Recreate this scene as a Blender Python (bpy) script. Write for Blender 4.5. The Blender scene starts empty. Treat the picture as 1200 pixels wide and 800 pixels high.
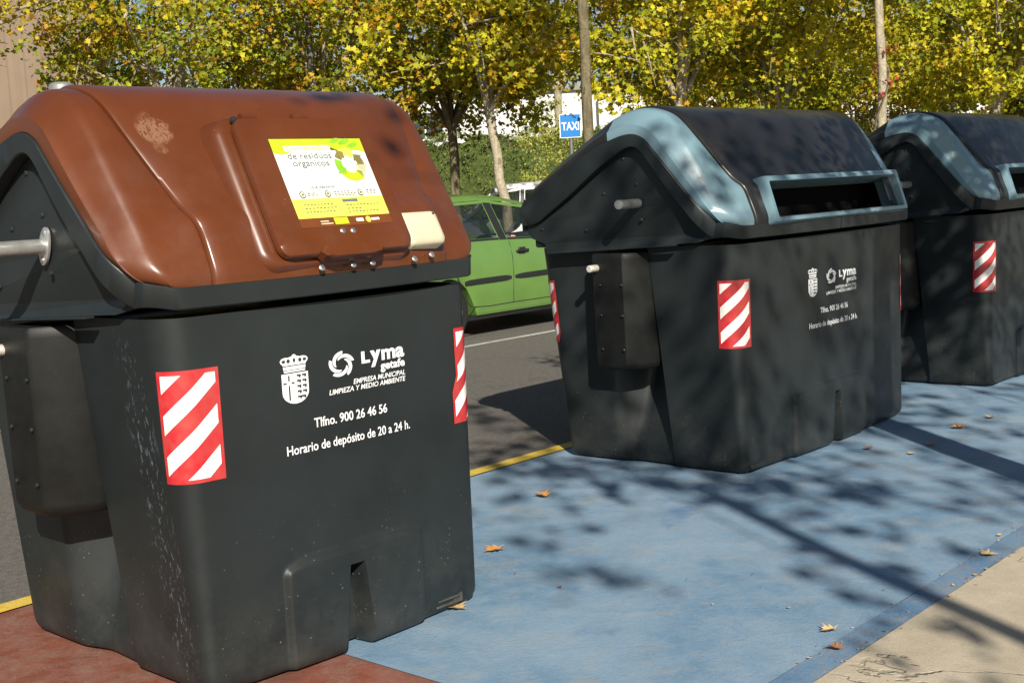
import bpy, math, random
from mathutils import Vector, Matrix, Euler
R = math.radians
rnd = random.Random(7)

# ------------------------------------------------------------ camera
scene = bpy.context.scene
COL = scene.collection
PITCH, ROLL = R(6.527), R(-3.17)
cam_d = bpy.data.cameras.new('camera')
cam_d.sensor_width = 36.0
cam_d.lens = 1499.0 / 1200.0 * 36.0
cam_d.clip_start = 0.05
cam_d.clip_end = 2000
cam = bpy.data.objects.new('camera', cam_d)
COL.objects.link(cam)
fw = Vector((0, math.cos(PITCH), -math.sin(PITCH)))
up0 = Vector((0, math.sin(PITCH), math.cos(PITCH)))
rt0 = Vector((1, 0, 0))
rt = rt0 * math.cos(ROLL) + up0 * math.sin(ROLL)      # image right axis
up = -rt0 * math.sin(ROLL) + up0 * math.cos(ROLL)
# a camera rolled by -ROLL sees the content rotated by +ROLL
rt = rt0 * math.cos(ROLL) - up0 * -math.sin(ROLL)
up = rt0 * -math.sin(ROLL) + up0 * math.cos(ROLL)
M = Matrix((rt, up, -fw)).transposed().to_4x4()
M.translation = Vector((0, 0, 1.5))
cam.matrix_world = M
scene.camera = cam

# ------------------------------------------------------------ sky and sun
SUN_AZ, SUN_EL = R(-80.5), R(32.5)      # direction towards the sun, angle from +X
world = bpy.data.worlds.new('World')
scene.world = world
world.use_nodes = True
wn = world.node_tree
for n in list(wn.nodes): wn.nodes.remove(n)
sky = wn.nodes.new('ShaderNodeTexSky'); sky.sky_type = 'NISHITA'
sky.sun_disc = False
sky.sun_elevation = SUN_EL
sky.sun_rotation = math.pi / 2 - SUN_AZ
sky.air_density = 1.0; sky.dust_density = 0.6; sky.ozone_density = 1.0
bg = wn.nodes.new('ShaderNodeBackground'); bg.inputs[1].default_value = 0.05
wo = wn.nodes.new('ShaderNodeOutputWorld')
wn.links.new(sky.outputs[0], bg.inputs[0]); wn.links.new(bg.outputs[0], wo.inputs[0])
sl = bpy.data.lights.new('sun', 'SUN'); sl.energy = 5.0; sl.angle = R(0.53); sl.color = (1.0, 0.925, 0.80)
sun = bpy.data.objects.new('sun', sl); COL.objects.link(sun)
sd = Vector((math.cos(SUN_AZ) * math.cos(SUN_EL), math.sin(SUN_AZ) * math.cos(SUN_EL), math.sin(SUN_EL)))
sun.rotation_euler = sd.to_track_quat('Z', 'Y').to_euler()
sun.location = sd * 30
scene.render.engine = 'CYCLES'
scene.view_settings.view_transform = 'Standard'
scene.view_settings.look = 'None'
scene.view_settings.gamma = 1.0
scene.view_settings.exposure = 0.58
scene.cycles.max_bounces = 6
scene.cycles.transparent_max_bounces = 8

# ------------------------------------------------------------ materials
class NT:
    """tiny helper round a node tree"""
    def __init__(s, name, rough=0.5, spec=0.5, metal=0.0):
        s.m = bpy.data.materials.new(name); s.m.use_nodes = True
        s.t = s.m.node_tree; s.b = s.t.nodes['Principled BSDF']
        s.b.inputs['Roughness'].default_value = rough
        s.b.inputs['Specular IOR Level'].default_value = spec
        s.b.inputs['Metallic'].default_value = metal
        s.tc = None
    def n(s, ty, **kw):
        x = s.t.nodes.new(ty)
        for k, v in kw.items(): setattr(x, k, v)
        return x
    def l(s, a, b): s.t.links.new(a, b)
    def co(s, kind='Object'):
        if s.tc is None: s.tc = s.n('ShaderNodeTexCoord')
        return s.tc.outputs[kind]
    def noise(s, scale, detail=4, rough=.55, dist=0, vec=None, stretch=None):
        x = s.n('ShaderNodeTexNoise'); x.inputs['Scale'].default_value = scale
        x.inputs['Detail'].default_value = detail; x.inputs['Roughness'].default_value = rough
        x.inputs['Distortion'].default_value = dist
        v = vec or s.co()
        if stretch:
            mp = s.n('ShaderNodeMapping'); mp.inputs['Scale'].default_value = stretch
            s.l(v, mp.inputs[0]); v = mp.outputs[0]
        s.l(v, x.inputs['Vector']); return x.outputs['Fac']
    def vor(s, scale, feature='F1', stretch=None):
        x = s.n('ShaderNodeTexVoronoi'); x.feature = feature; x.inputs['Scale'].default_value = scale
        v = s.co()
        if stretch:
            mp = s.n('ShaderNodeMapping'); mp.inputs['Scale'].default_value = stretch
            s.l(v, mp.inputs[0]); v = mp.outputs[0]
        s.l(v, x.inputs['Vector']); return x.outputs['Distance']
    def ramp(s, f, a, b, va=0.0, vb=1.0):
        x = s.n('ShaderNodeMapRange'); x.clamp = True
        x.inputs[1].default_value = a; x.inputs[2].default_value = b
        x.inputs[3].default_value = va; x.inputs[4].default_value = vb
        s.l(f, x.inputs[0]); return x.outputs[0]
    def math(s, op, a, b=None):
        x = s.n('ShaderNodeMath', operation=op)
        for i, v in enumerate((a, b)):
            if v is None: continue
            if isinstance(v, (int, float)): x.inputs[i].default_value = v
            else: s.l(v, x.inputs[i])
        return x.outputs[0]
    def mix(s, f, a, b):
        x = s.n('ShaderNodeMix', data_type='RGBA')
        if isinstance(f, (int, float)): x.inputs[0].default_value = f
        else: s.l(f, x.inputs[0])
        for i, v in ((6, a), (7, b)):
            if isinstance(v, (tuple, list)): x.inputs[i].default_value = (*v[:3], 1)
            else: s.l(v, x.inputs[i])
        return x.outputs[2]
    def col(s, v):
        if isinstance(v, (tuple, list)): s.b.inputs['Base Color'].default_value = (*v[:3], 1)
        else: s.l(v, s.b.inputs['Base Color'])
        return s
    def bump(s, h, strength=.3, dist=.01):
        x = s.n('ShaderNodeBump'); x.inputs['Strength'].default_value = strength
        x.inputs['Distance'].default_value = dist
        s.l(h, x.inputs['Height']); s.l(x.outputs[0], s.b.inputs['Normal']); return s
    def sep(s, v=None):
        x = s.n('ShaderNodeSeparateXYZ'); s.l(v or s.co(), x.inputs[0]); return x.outputs

MAT = {}
def simple(name, c, rough=.5, spec=.5, metal=0, var=.12, vs=9, bump=0, bs=120):
    t = NT(name, rough, spec, metal)
    f = t.noise(vs, 5)
    t.col(t.mix(t.ramp(f, .3, .7), tuple(x * (1 - var) for x in c), tuple(x * (1 + var) for x in c)))
    if bump: t.bump(t.noise(bs, 3), bump, .002)
    MAT[name] = t.m; return t.m

def bin_plastic(name, streak):
    t = NT(name, .42, .32)
    base = t.mix(t.ramp(t.noise(2.2, 6), .3, .7), (.0110, .0145, .0155), (.0190, .0240, .0255))
    sp = t.sep()
    x, y, z = sp[0], sp[1], sp[2]
    # dust and splashes low on the body
    dots = t.ramp(t.vor(52), .10, .19, 1, 0)
    sel = t.ramp(t.noise(14, 3), .54, .62)
    low = t.ramp(z, .05, .62, 1, 0)
    d = t.math('MULTIPLY', t.math('MULTIPLY', dots, sel), low)
    base = t.mix(t.math('MULTIPLY', d, .8), base, (.20, .18, .145))
    film = t.math('MULTIPLY', t.ramp(t.noise(5, 7, .7), .42, .75), t.ramp(z, .0, .45, .6, 0))
    base = t.mix(film, base, (.068, .066, .058))
    # chalky scuffs in a streak at the left front corner
    yy = t.math('ADD', y, t.math('MULTIPLY', z, -.10))
    near = t.math('MULTIPLY', t.ramp(x, .02, -.01), t.math('MULTIPLY', t.ramp(yy, .00, .05), t.ramp(yy, .17, .10)))
    near = t.math('MULTIPLY', near, t.math('MULTIPLY', t.ramp(z, .05, .2), t.ramp(z, 1.2, .9)))
    sc = t.ramp(t.noise(75, 4, .7, 0, None, (1, 1, .4)), .57, .63)
    base = t.mix(t.math('MULTIPLY', t.math('MULTIPLY', near, sc), streak), base, (.15, .185, .22))
    # hair scratches
    scr = t.ramp(t.noise(9, 8, .8, 3, None, (6, 6, .25)), .695, .72)
    base = t.mix(t.math('MULTIPLY', scr, .22), base, (.16, .16, .15))
    t.col(base)
    t.l(t.ramp(t.noise(6, 5), .3, .7, .33, .54), t.b.inputs['Roughness'])
    t.bump(t.math('ADD', t.math('MULTIPLY', t.noise(420, 2), .6), t.math('MULTIPLY', t.noise(5, 2), 3.0)), .28, .0016)
    MAT[name] = t.m
bin_plastic('charcoal_plastic', 0.0); bin_plastic('scuffed_charcoal_plastic', .62)

def lid_plastic(name, c1, c2, rough, foot=False, coat=0.0):
    t = NT(name, rough, .4)
    base = t.mix(t.ramp(t.noise(2.6, 6), .3, .7), c1, c2)
    sp = t.sep()
    speck = t.math('MULTIPLY', t.ramp(t.vor(38), .05, .11, 1, 0), t.ramp(t.noise(9, 3), .62, .68))
    base = t.mix(t.math('MULTIPLY', speck, .6), base, tuple(min(1, v * 2.2 + .06) for v in c2))
    scr = t.ramp(t.noise(7, 8, .8, 2.5, None, (.6, 5, 5)), .70, .72)
    base = t.mix(t.math('MULTIPLY', scr, .25), base, tuple(min(1, v * 1.9 + .04) for v in c2))
    dust = t.math('MULTIPLY', t.ramp(t.noise(3.5, 7, .7), .45, .8), t.ramp(sp[2], 1.75, 1.25, .12, .55))
    base = t.mix(dust, base, tuple(v * .8 + .05 for v in c2))
    if foot:   # a pale scuffed shoe print
        vm = t.n('ShaderNodeVectorMath', operation='SUBTRACT'); t.l(t.co(), vm.inputs[0]); vm.inputs[1].default_value = (.085, .195, 1.765)
        mp = t.n('ShaderNodeMapping'); mp.inputs['Scale'].default_value = (1.25, .8, .75); mp.inputs['Rotation'].default_value = (0, R(25), 0)
        t.l(vm.outputs[0], mp.inputs[0])
        ln = t.n('ShaderNodeVectorMath', operation='LENGTH'); t.l(mp.outputs[0], ln.inputs[0])
        d = t.math('ADD', ln.outputs['Value'], t.math('MULTIPLY', t.noise(14, 5), .10))
        m = t.ramp(d, .100, .118, 1, 0)
        lines = t.ramp(t.noise(70, 3, .6, 2, None, (1.2, .5, .5)), .42, .5, .1, 1)
        base = t.mix(t.math('MULTIPLY', t.math('MULTIPLY', m, lines), .42), base, (.34, .20, .13))
    t.col(base)
    t.l(t.ramp(t.noise(7, 5), .3, .7, rough * .85, rough * 1.25), t.b.inputs['Roughness'])
    t.b.inputs['Coat Weight'].default_value = coat; t.b.inputs['Coat Roughness'].default_value = .12
    t.bump(t.math('ADD', t.math('MULTIPLY', t.noise(300, 2), .35), t.math('MULTIPLY', t.noise(4, 2), 3.0)), .22, .0016)
    MAT[name] = t.m
lid_plastic('brown_plastic', (.088, .0240, .0072), (.126, .0340, .0098), .30, True, .12)
lid_plastic('blue_plastic', (.130, .225, .272), (.175, .275, .322), .20, False, .35)
lid_plastic('black_plastic', (.0095, .0095, .0095), (.0165, .0165, .0165), .36, False, .1)
simple('bare_steel', (.52, .52, .50), .34, .5, .7, .15, 30, .1)
simple('worn_white_steel', (.62, .58, .52), .45, .5, .3, .25, 60)
simple('bolt_steel', (.55, .55, .55), .35, .5, .9, .1, 30)
simple('cream_plastic', (.56, .50, .36), .4, .5, 0, .08, 12)
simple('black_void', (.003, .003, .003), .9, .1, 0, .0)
simple('box_plastic', (.0085, .0095, .0090), .5, .25, 0, .3, 12, .2, 200)
simple('rubber', (.015, .015, .015), .8, .3, 0, .2, 20, .2)
simple('white_print', (.78, .79, .80), .5, .4, 0, .12, 80)
simple('dark_print', (.030, .034, .035), .45, .5, 0, .05)

def sticker_mat(name, mirror, red=(.46, .012, .022), white=(.86, .84, .80)):
    t = NT(name, .28, .6)
    uv = t.sep(t.co('UV'))
    W, H = .18, .345
    u = t.math('MULTIPLY', uv[0], W); v = t.math('MULTIPLY', uv[1], H)
    q = t.math('SUBTRACT', v, t.math('MULTIPLY', u, .95))
    ph = t.math('FRACT', t.math('MULTIPLY', t.math('ADD', q, .2385), 1 / .126))
    wht = t.math('LESS_THAN', ph, .47)
    ins = t.math('MULTIPLY', t.math('GREATER_THAN', u, .011), t.math('LESS_THAN', u, W - .011))
    ins = t.math('MULTIPLY', ins, t.math('MULTIPLY', t.math('GREATER_THAN', v, .012), t.math('LESS_THAN', v, H - .014)))
    wht = t.math('MULTIPLY', wht, ins)
    dirt = t.ramp(t.noise(18, 6), .35, .8, 0, .3)
    c = t.mix(wht, red, white)
    t.col(t.mix(dirt, c, (.30, .20, .15)))
    cell = t.n('ShaderNodeTexVoronoi'); cell.inputs['Scale'].default_value = 220; t.l(t.co(), cell.inputs[0])
    t.bump(cell.outputs['Distance'], .06, .001)
    MAT[name] = t.m
sticker_mat('reflective_stripes', False)

# ------------------------------------------------------------ mesh helpers
def mesh_obj(name, verts, faces, mats, parent=None, smooth=True, fm=None, uvs=None, sharp=None):
    me = bpy.data.meshes.new(name)
    me.from_pydata([tuple(v) for v in verts], [], faces)
    if not isinstance(mats, (list, tuple)): mats = [mats]
    for m in mats: me.materials.append(MAT[m] if isinstance(m, str) else m)
    if fm: me.polygons.foreach_set('material_index', fm)
    me.polygons.foreach_set('use_smooth', [smooth] * len(faces))
    if uvs:
        lay = me.uv_layers.new(name='UVMap')
        for p in me.polygons:
            for li, vi in zip(p.loop_indices, p.vertices): lay.data[li].uv = uvs[vi]
    me.update()
    if smooth and sharp is not None: me.set_sharp_from_angle(angle=R(sharp))
    o = bpy.data.objects.new(name, me); COL.objects.link(o)
    if parent: o.parent = parent
    return o

def thing(name, label, cat, loc=(0, 0, 0), rz=0, group=None):
    o = bpy.data.objects.new(name, None); COL.objects.link(o)
    o.location = loc; o.rotation_euler = (0, 0, rz)
    o.empty_display_size = .2
    o['label'] = label; o['category'] = cat
    if group: o['group'] = group
    return o
def tag(o, label, cat, group=None):
    o['label'] = label; o['category'] = cat
    if group: o['group'] = group
    return o

class MB:
    def __init__(s): s.v = []; s.f = []; s.fm = []; s.mi = 0
    def add(s, vs, fs, mi=None):
        b = len(s.v); s.v += [Vector(v) for v in vs]
        for f in fs: s.f.append([i + b for i in f]); s.fm.append(s.mi if mi is None else mi)
        return s
    def box(s, c, d, bev=0.0, rot=None):
        x, y, z = (q / 2 for q in d)
        if bev <= 0:
            P = [(-x, -y, -z), (x, -y, -z), (x, y, -z), (-x, y, -z), (-x, -y, z), (x, -y, z), (x, y, z), (-x, y, z)]
            F = [(0, 3, 2, 1), (4, 5, 6, 7), (0, 1, 5, 4), (1, 2, 6, 5), (2, 3, 7, 6), (3, 0, 4, 7)]
            P = [Vector(p) for p in P]
        else:
            b = min(bev, x * .9, y * .9, z * .9); P = []; F = []
            rings = [(-z, b), (-z + b * .3, b * .3), (-z + b, 0), (z - b, 0), (z - b * .3, b * .3), (z, b)]
            for zz, ins in rings:
                X, Y, c2 = x - ins, y - ins, b * .6
                for px, py in ((-X + c2, -Y), (X - c2, -Y), (X, -Y + c2), (X, Y - c2), (X - c2, Y), (-X + c2, Y), (-X, Y - c2), (-X, -Y + c2)):
                    P.append(Vector((px, py, zz)))
            for r_ in range(5):
                for k in range(8): F.append((r_ * 8 + k, r_ * 8 + (k + 1) % 8, r_ * 8 + 8 + (k + 1) % 8, r_ * 8 + 8 + k))
            F.append(tuple(reversed(range(8)))); F.append(tuple(range(40, 48)))
        if rot is not None: P = [rot @ p for p in P]
        return s.add([p + Vector(c) for p in P], F)
    def tube(s, pts, rad, n=10, cap=True):
        pts = [Vector(p) for p in pts]; m = len(pts)
        if isinstance(rad, (int, float)): rad = [rad] * m
        P = []; ref = None
        for i, p in enumerate(pts):
            d = (pts[min(i + 1, m - 1)] - pts[max(i - 1, 0)]).normalized()
            if ref is None: ref = Vector((0, 0, 1)) if abs(d.z) < .9 else Vector((1, 0, 0))
            a = d.cross(ref).normalized(); b = d.cross(a).normalized(); ref = -b if False else ref
            for k in range(n):
                t = 2 * math.pi * k / n
                P.append(p + (a * math.cos(t) + b * math.sin(t)) * rad[i])
        F = []
        for i in range(m - 1):
            for k in range(n): F.append((i * n + k, i * n + (k + 1) % n, (i + 1) * n + (k + 1) % n, (i + 1) * n + k))
        if cap: F.append(tuple(reversed(range(n)))); F.append(tuple(range((m - 1) * n, m * n)))
        return s.add(P, F)
    def rings(s, rs, cap0=False, cap1=True, closed=True):
        n = len(rs[0]); P = [p for r_ in rs for p in r_]; F = []
        for i in range(len(rs) - 1):
            for k in range(n if closed else n - 1):
                F.append((i * n + k, i * n + (k + 1) % n, (i + 1) * n + (k + 1) % n, (i + 1) * n + k))
        if cap0: F.append(tuple(reversed(range(n))))
        if cap1: F.append(tuple(range((len(rs) - 1) * n, len(rs) * n)))
        return s.add(P, F)
    def build(s, name, mats, parent=None, smooth=True, sharp=35):
        return mesh_obj(name, s.v, s.f, mats, parent, smooth, s.fm, None, sharp)

def crom(P, n):
    """Catmull-Rom resampling of a list of tuples, n steps per span"""
    P = [Vector(p) for p in P]; out = []
    for i in range(len(P) - 1):
        p0, p1, p2, p3 = P[max(i - 1, 0)], P[i], P[i + 1], P[min(i + 2, len(P) - 1)]
        for k in range(n):
            t = k / n
            out.append(.5 * ((2 * p1) + (p2 - p0) * t + (2 * p0 - 5 * p1 + 4 * p2 - p3) * t * t + (3 * p1 - p0 - 3 * p2 + p3) * t ** 3))
    out.append(P[-1]); return out

def sstep(a, b, x):
    t = min(1, max(0, (x - a) / (b - a))); return t * t * (3 - 2 * t)

# ------------------------------------------------------------ lettering (built-in font turned into flat polygons)
def text_poly(txt, size=1.0, bold=0.0, shear=0.0, spacing=1.0):
    cu = bpy.data.curves.new('t', 'FONT'); cu.body = txt; cu.size = 1.0
    cu.offset = bold; cu.shear = shear; cu.space_character = spacing; cu.resolution_u = 3
    o = bpy.data.objects.new('t', cu); COL.objects.link(o)
    dg = bpy.context.evaluated_depsgraph_get(); dg.update()
    me = o.evaluated_get(dg).to_mesh()
    vs = [(v.co.x * size, v.co.y * size) for v in me.vertices]; fs = [tuple(p.vertices) for p in me.polygons]
    o.evaluated_get(dg).to_mesh_clear()
    bpy.data.objects.remove(o); bpy.data.curves.remove(cu)
    return vs, fs
def fit_text(txt, x0, x1, ybase, height=None, capfrac=.7, **kw):
    """text whose width runs from x0 to x1; cap height = height if given"""
    vs, fs = text_poly(txt, 1.0, **kw)
    a = min(v[0] for v in vs); b = max(v[0] for v in vs)
    sx = (x1 - x0) / (b - a); sy = sx if height is None else height / .70
    return [(x0 + (v[0] - a) * sx, ybase + v[1] * sy) for v in vs], fs
class Decal:
    def __init__(s): s.items = []
    def poly(s, pts, mat, layer=0): s.items.append((pts, [tuple(range(len(pts)))], mat, layer)); return s
    def raw(s, vf, mat, layer=0): s.items.append((vf[0], vf[1], mat, layer)); return s
    def rect(s, x0, y0, x1, y1, mat, layer=0, n=1):
        for i in range(n):
            a = x0 + (x1 - x0) * i / n; b = x0 + (x1 - x0) * (i + 1) / n
            s.poly([(a, y0), (b, y0), (b, y1), (a, y1)], mat, layer)
        return s
    def disc(s, cx, cy, r, mat, layer=0, n=20, ry=None, ang=(0, 360)):
        s.poly([(cx + r * math.cos(R(ang[0] + (ang[1] - ang[0]) * k / n)), cy + (ry or r) * math.sin(R(ang[0] + (ang[1] - ang[0]) * k / n))) for k in range(n)], mat, layer); return s
    def build(s, name, surf, parent):
        """surf(x, y, h) -> Vector; one mesh, one material slot per colour"""
        mats = []; V = []; F = []; fm = []
        for pts, fs, mat, layer in s.items:
            if mat not in mats: mats.append(mat)
            b = len(V); V += [surf(p[0], p[1], .0012 + .0006 * layer) for p in pts]
            for f in fs: F.append([i + b for i in f]); fm.append(mats.index(mat))
        return mesh_obj(name, V, F, mats, parent, False, fm)

# ------------------------------------------------------------ the ground
SR, CR = math.sin(R(48)), math.cos(R(48))
def st(s, t, z=0.0): return Vector((CR * s - SR * t, SR * s + CR * t, z))   # s along the bays, t across the road
def sheet(name, s0, s1, t0, t1, z, mat, ns=1, nt=1, wob=0):
    V = []; F = []
    for i in range(ns + 1):
        for j in range(nt + 1):
            ww = wob * math.sin(i * 1.7 + j * 5.1) * math.sin(i * .61) if 0 < i < ns else 0
            V.append(st(s0 + (s1 - s0) * i / ns, t0 + (t1 - t0) * j / nt + (ww if j in (0, nt) else 0), z))
    for i in range(ns):
        for j in range(nt): F.append((i * (nt + 1) + j, (i + 1) * (nt + 1) + j, (i + 1) * (nt + 1) + j + 1, i * (nt + 1) + j + 1))
    o = mesh_obj(name, V, F, mat, None, False); o['kind'] = 'structure'; return o

def asphalt():
    t = NT('asphalt', .85, .3)
    g = t.noise(160, 3, .7); big = t.noise(.6, 6)
    c = t.mix(t.ramp(g, .35, .68), (.070, .066, .060), (.205, .19, .168))
    c = t.mix(t.ramp(big, .35, .7, 0, .55), c, (.135, .124, .108))
    c = t.mix(t.ramp(t.noise(2.1, 7, .7), .56, .70, 0, .6), c, (.07, .063, .055))
    c = t.mix(t.math('MULTIPLY', t.ramp(t.vor(6.5), .03, .06, 1, 0), .5), c, (.03, .03, .03))
    c = t.mix(t.ramp(t.noise(26, 6, .75), .42, .62, 0, .65), c, (.062, .058, .053))
    c = t.mix(t.math('MULTIPLY', t.ramp(t.vor(38), .06, .16, 1, 0), .6), c, (.26, .245, .22))
    spk = t.ramp(t.vor(210), .16, .26, 1, 0)
    c = t.mix(t.math('MULTIPLY', spk, .35), c, (.30, .28, .25))
    t.col(c); t.bump(t.math('ADD', g, t.math('MULTIPLY', t.vor(140), .8)), .6, .004); MAT['asphalt'] = t.m
asphalt()
def paint(name, c1, c2, under, wear0, wear1, dark):
    t = NT(name, .62, .4)
    big = t.noise(1.1, 7, .62, .6); mid = t.noise(7, 7, .72, .1); fine = t.noise(110, 3, .7)
    grit = t.ramp(t.vor(170), .10, .24, 1, 0)
    c = t.mix(t.ramp(big, .38, .62), c1, c2)
    c = t.mix(t.ramp(mid, .40, .72, 0, .65), c, tuple(v * .68 + .11 for v in c2))
    st_ = t.ramp(t.noise(2.3, 8, .78, .3, None, (1, 1.8, 1)), .54, .70, 0, .75)
    c = t.mix(st_, c, under)
    w = t.ramp(t.math('ADD', t.math('MULTIPLY', fine, .5), t.math('MULTIPLY', t.noise(9, 7, .8), .6)), wear0, wear1)
    c = t.mix(t.math('MULTIPLY', w, .8), c, under)
    c = t.mix(t.math('MULTIPLY', grit, .34), c, tuple(v * .35 for v in c1))
    tr_ = t.ramp(t.noise(1.0, 6, .6, 1.0, None, (1, 1, 1)), .60, .70, 0, .55)
    c = t.mix(tr_, c, dark)
    lines = t.ramp(t.noise(1.6, 8, .6, 4.0), .492, .503); l2 = t.ramp(t.noise(1.6, 8, .6, 4.0), .506, .517, 1, 0)
    ln = t.math('MULTIPLY', t.math('MULTIPLY', lines, l2), t.ramp(t.noise(1.3, 2), .5, .6))
    c = t.mix(t.math('MULTIPLY', ln, .3), c, dark)
    spk = t.math('MULTIPLY', t.ramp(t.vor(75), .04, .10, 1, 0), t.ramp(t.noise(5, 3), .5, .6))
    c = t.mix(t.math('MULTIPLY', spk, .6), c, (.45, .42, .36))
    t.col(c)
    t.l(t.ramp(mid, .3, .7, .5, .75), t.b.inputs['Roughness'])
    t.bump(t.math('ADD', t.math('ADD', t.math('MULTIPLY', fine, .8), t.math('MULTIPLY', grit, -.5)), t.math('MULTIPLY', mid, 1.1)), .8, .005)
    MAT[name] = t.m
paint('blue_paint', (.120, .228, .345), (.215, .320, .425), (.30, .29, .26), .60, .73, (.035, .10, .24))
paint('deep_blue_paint', (.075, .170, .300), (.140, .240, .360), (.26, .24, .21), .54, .68, (.02, .05, .12))
paint('red_paint', (.165, .045, .024), (.235, .070, .038), (.20, .155, .115), .56, .70, (.08, .03, .02))
paint('yellow_paint', (.62, .42, .035), (.72, .50, .05), (.22, .19, .14), .62, .72, (.2, .14, .02))
paint('white_road_paint', (.50, .49, .46), (.60, .59, .55), (.16, .15, .14), .50, .66, (.2, .19, .18))
def pavement():
    t = NT('pale_concrete', .8, .3)
    g = t.noise(120, 4, .7); m = t.noise(5, 7, .7)
    c = t.mix(t.ramp(m, .3, .7), (.38, .33, .245), (.52, .46, .36))
    c = t.mix(t.ramp(g, .35, .7, 0, .5), c, (.30, .25, .18))
    a = t.ramp(t.noise(.8, 6, .55, 1.2), .494, .4985); b = t.ramp(t.noise(.8, 6, .55, 1.2), .5015, .506, 1, 0)
    cr = t.math('MULTIPLY', t.math('MULTIPLY', a, b), t.ramp(t.noise(.9, 2), .46, .52))
    c = t.mix(t.math('MULTIPLY', cr, .45), c, (.15, .12, .08))
    spk = t.ramp(t.vor(90), .06, .14, 1, 0)
    c = t.mix(t.math('MULTIPLY', spk, .35), c, (.16, .13, .09))
    t.col(c); t.bump(t.math('SUBTRACT', t.math('ADD', g, m), t.math('MULTIPLY', cr, 3)), .6, .004)
    MAT['pale_concrete'] = t.m
pavement()
# base sheet reaching the horizon
me = mesh_obj('road', [(-600, -600, 0), (600, -600, 0), (600, 900, 0), (-600, 900, 0)], [(0, 1, 2, 3)], 'asphalt', None, False)
me['kind'] = 'structure'
RB = 2.67
sheet('blue_painted_bay', RB, 16, 1.945, 4.725, .004, 'blue_paint', 60, 6)
sheet('red_painted_bay', -5, RB - .004, 1.945, 4.725, .004, 'red_paint', 30, 6)
sheet('painted_kerb', RB, 16, 1.835, 1.941, .007, 'deep_blue_paint', 80, 1, .006)
sheet('painted_kerb', -5, RB - .004, 1.835, 1.941, .007, 'red_paint', 40, 1)
sheet('yellow_line', -30, 40, 4.729, 4.835, .008, 'yellow_paint', 90, 1, .003)
sheet('parking_line', -30, 60, 8.90, 9.00, .004, 'white_road_paint', 60, 1, .004)
sheet('pavement', -8, 22, -9, 1.83, .010, 'pale_concrete', 40, 4)

# ------------------------------------------------------------ the waste containers
LID_P = [(-.055, 1.283), (-.052, 1.325), (-.022, 1.405), (.004, 1.474), (.062, 1.526), (.120, 1.608), (.205, 1.735), (.285, 1.836), (.375, 1.888), (.49, 1.907), (.62, 1.880), (.72, 1.828), (.95, 1.700), (1.15, 1.582), (1.238, 1.525), (1.292, 1.450), (1.298, 1.375)]
LID_Q = [(.052, 1.315), (.095, 1.367), (.145, 1.428), (.180, 1.470), (.225, 1.525), (.285, 1.600), (.360, 1.690), (.408, 1.742), (.470, 1.770), (.54, 1.769), (.62, 1.750), (.72, 1.720), (.95, 1.60), (1.14, 1.495), (1.22, 1.445), (1.262, 1.405), (1.27, 1.350)]
LID_R = [(.078, 1.230), (.122, 1.284), (.172, 1.345), (.207, 1.388), (.250, 1.442), (.312, 1.520), (.385, 1.624), (.425, 1.676), (.470, 1.706), (.53, 1.702), (.60, 1.670), (.70, 1.615), (.90, 1.485), (1.07, 1.385), (1.14, 1.345), (1.20, 1.327), (1.262, 1.322)]
LID_B = LID_P[:2] + [(-.006, 1.398), (.036, 1.468), (.070, 1.524), (.118, 1.602)] + LID_P[6:]     # the end bands run straight down, without the shelf
NSP = 5
PP = crom(LID_P, NSP); PB = crom(LID_B, NSP); QQ = crom(LID_Q, NSP); RR_ = crom(LID_R, NSP)
NP = len(PP)
BOW = .036
EX = -.172
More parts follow.
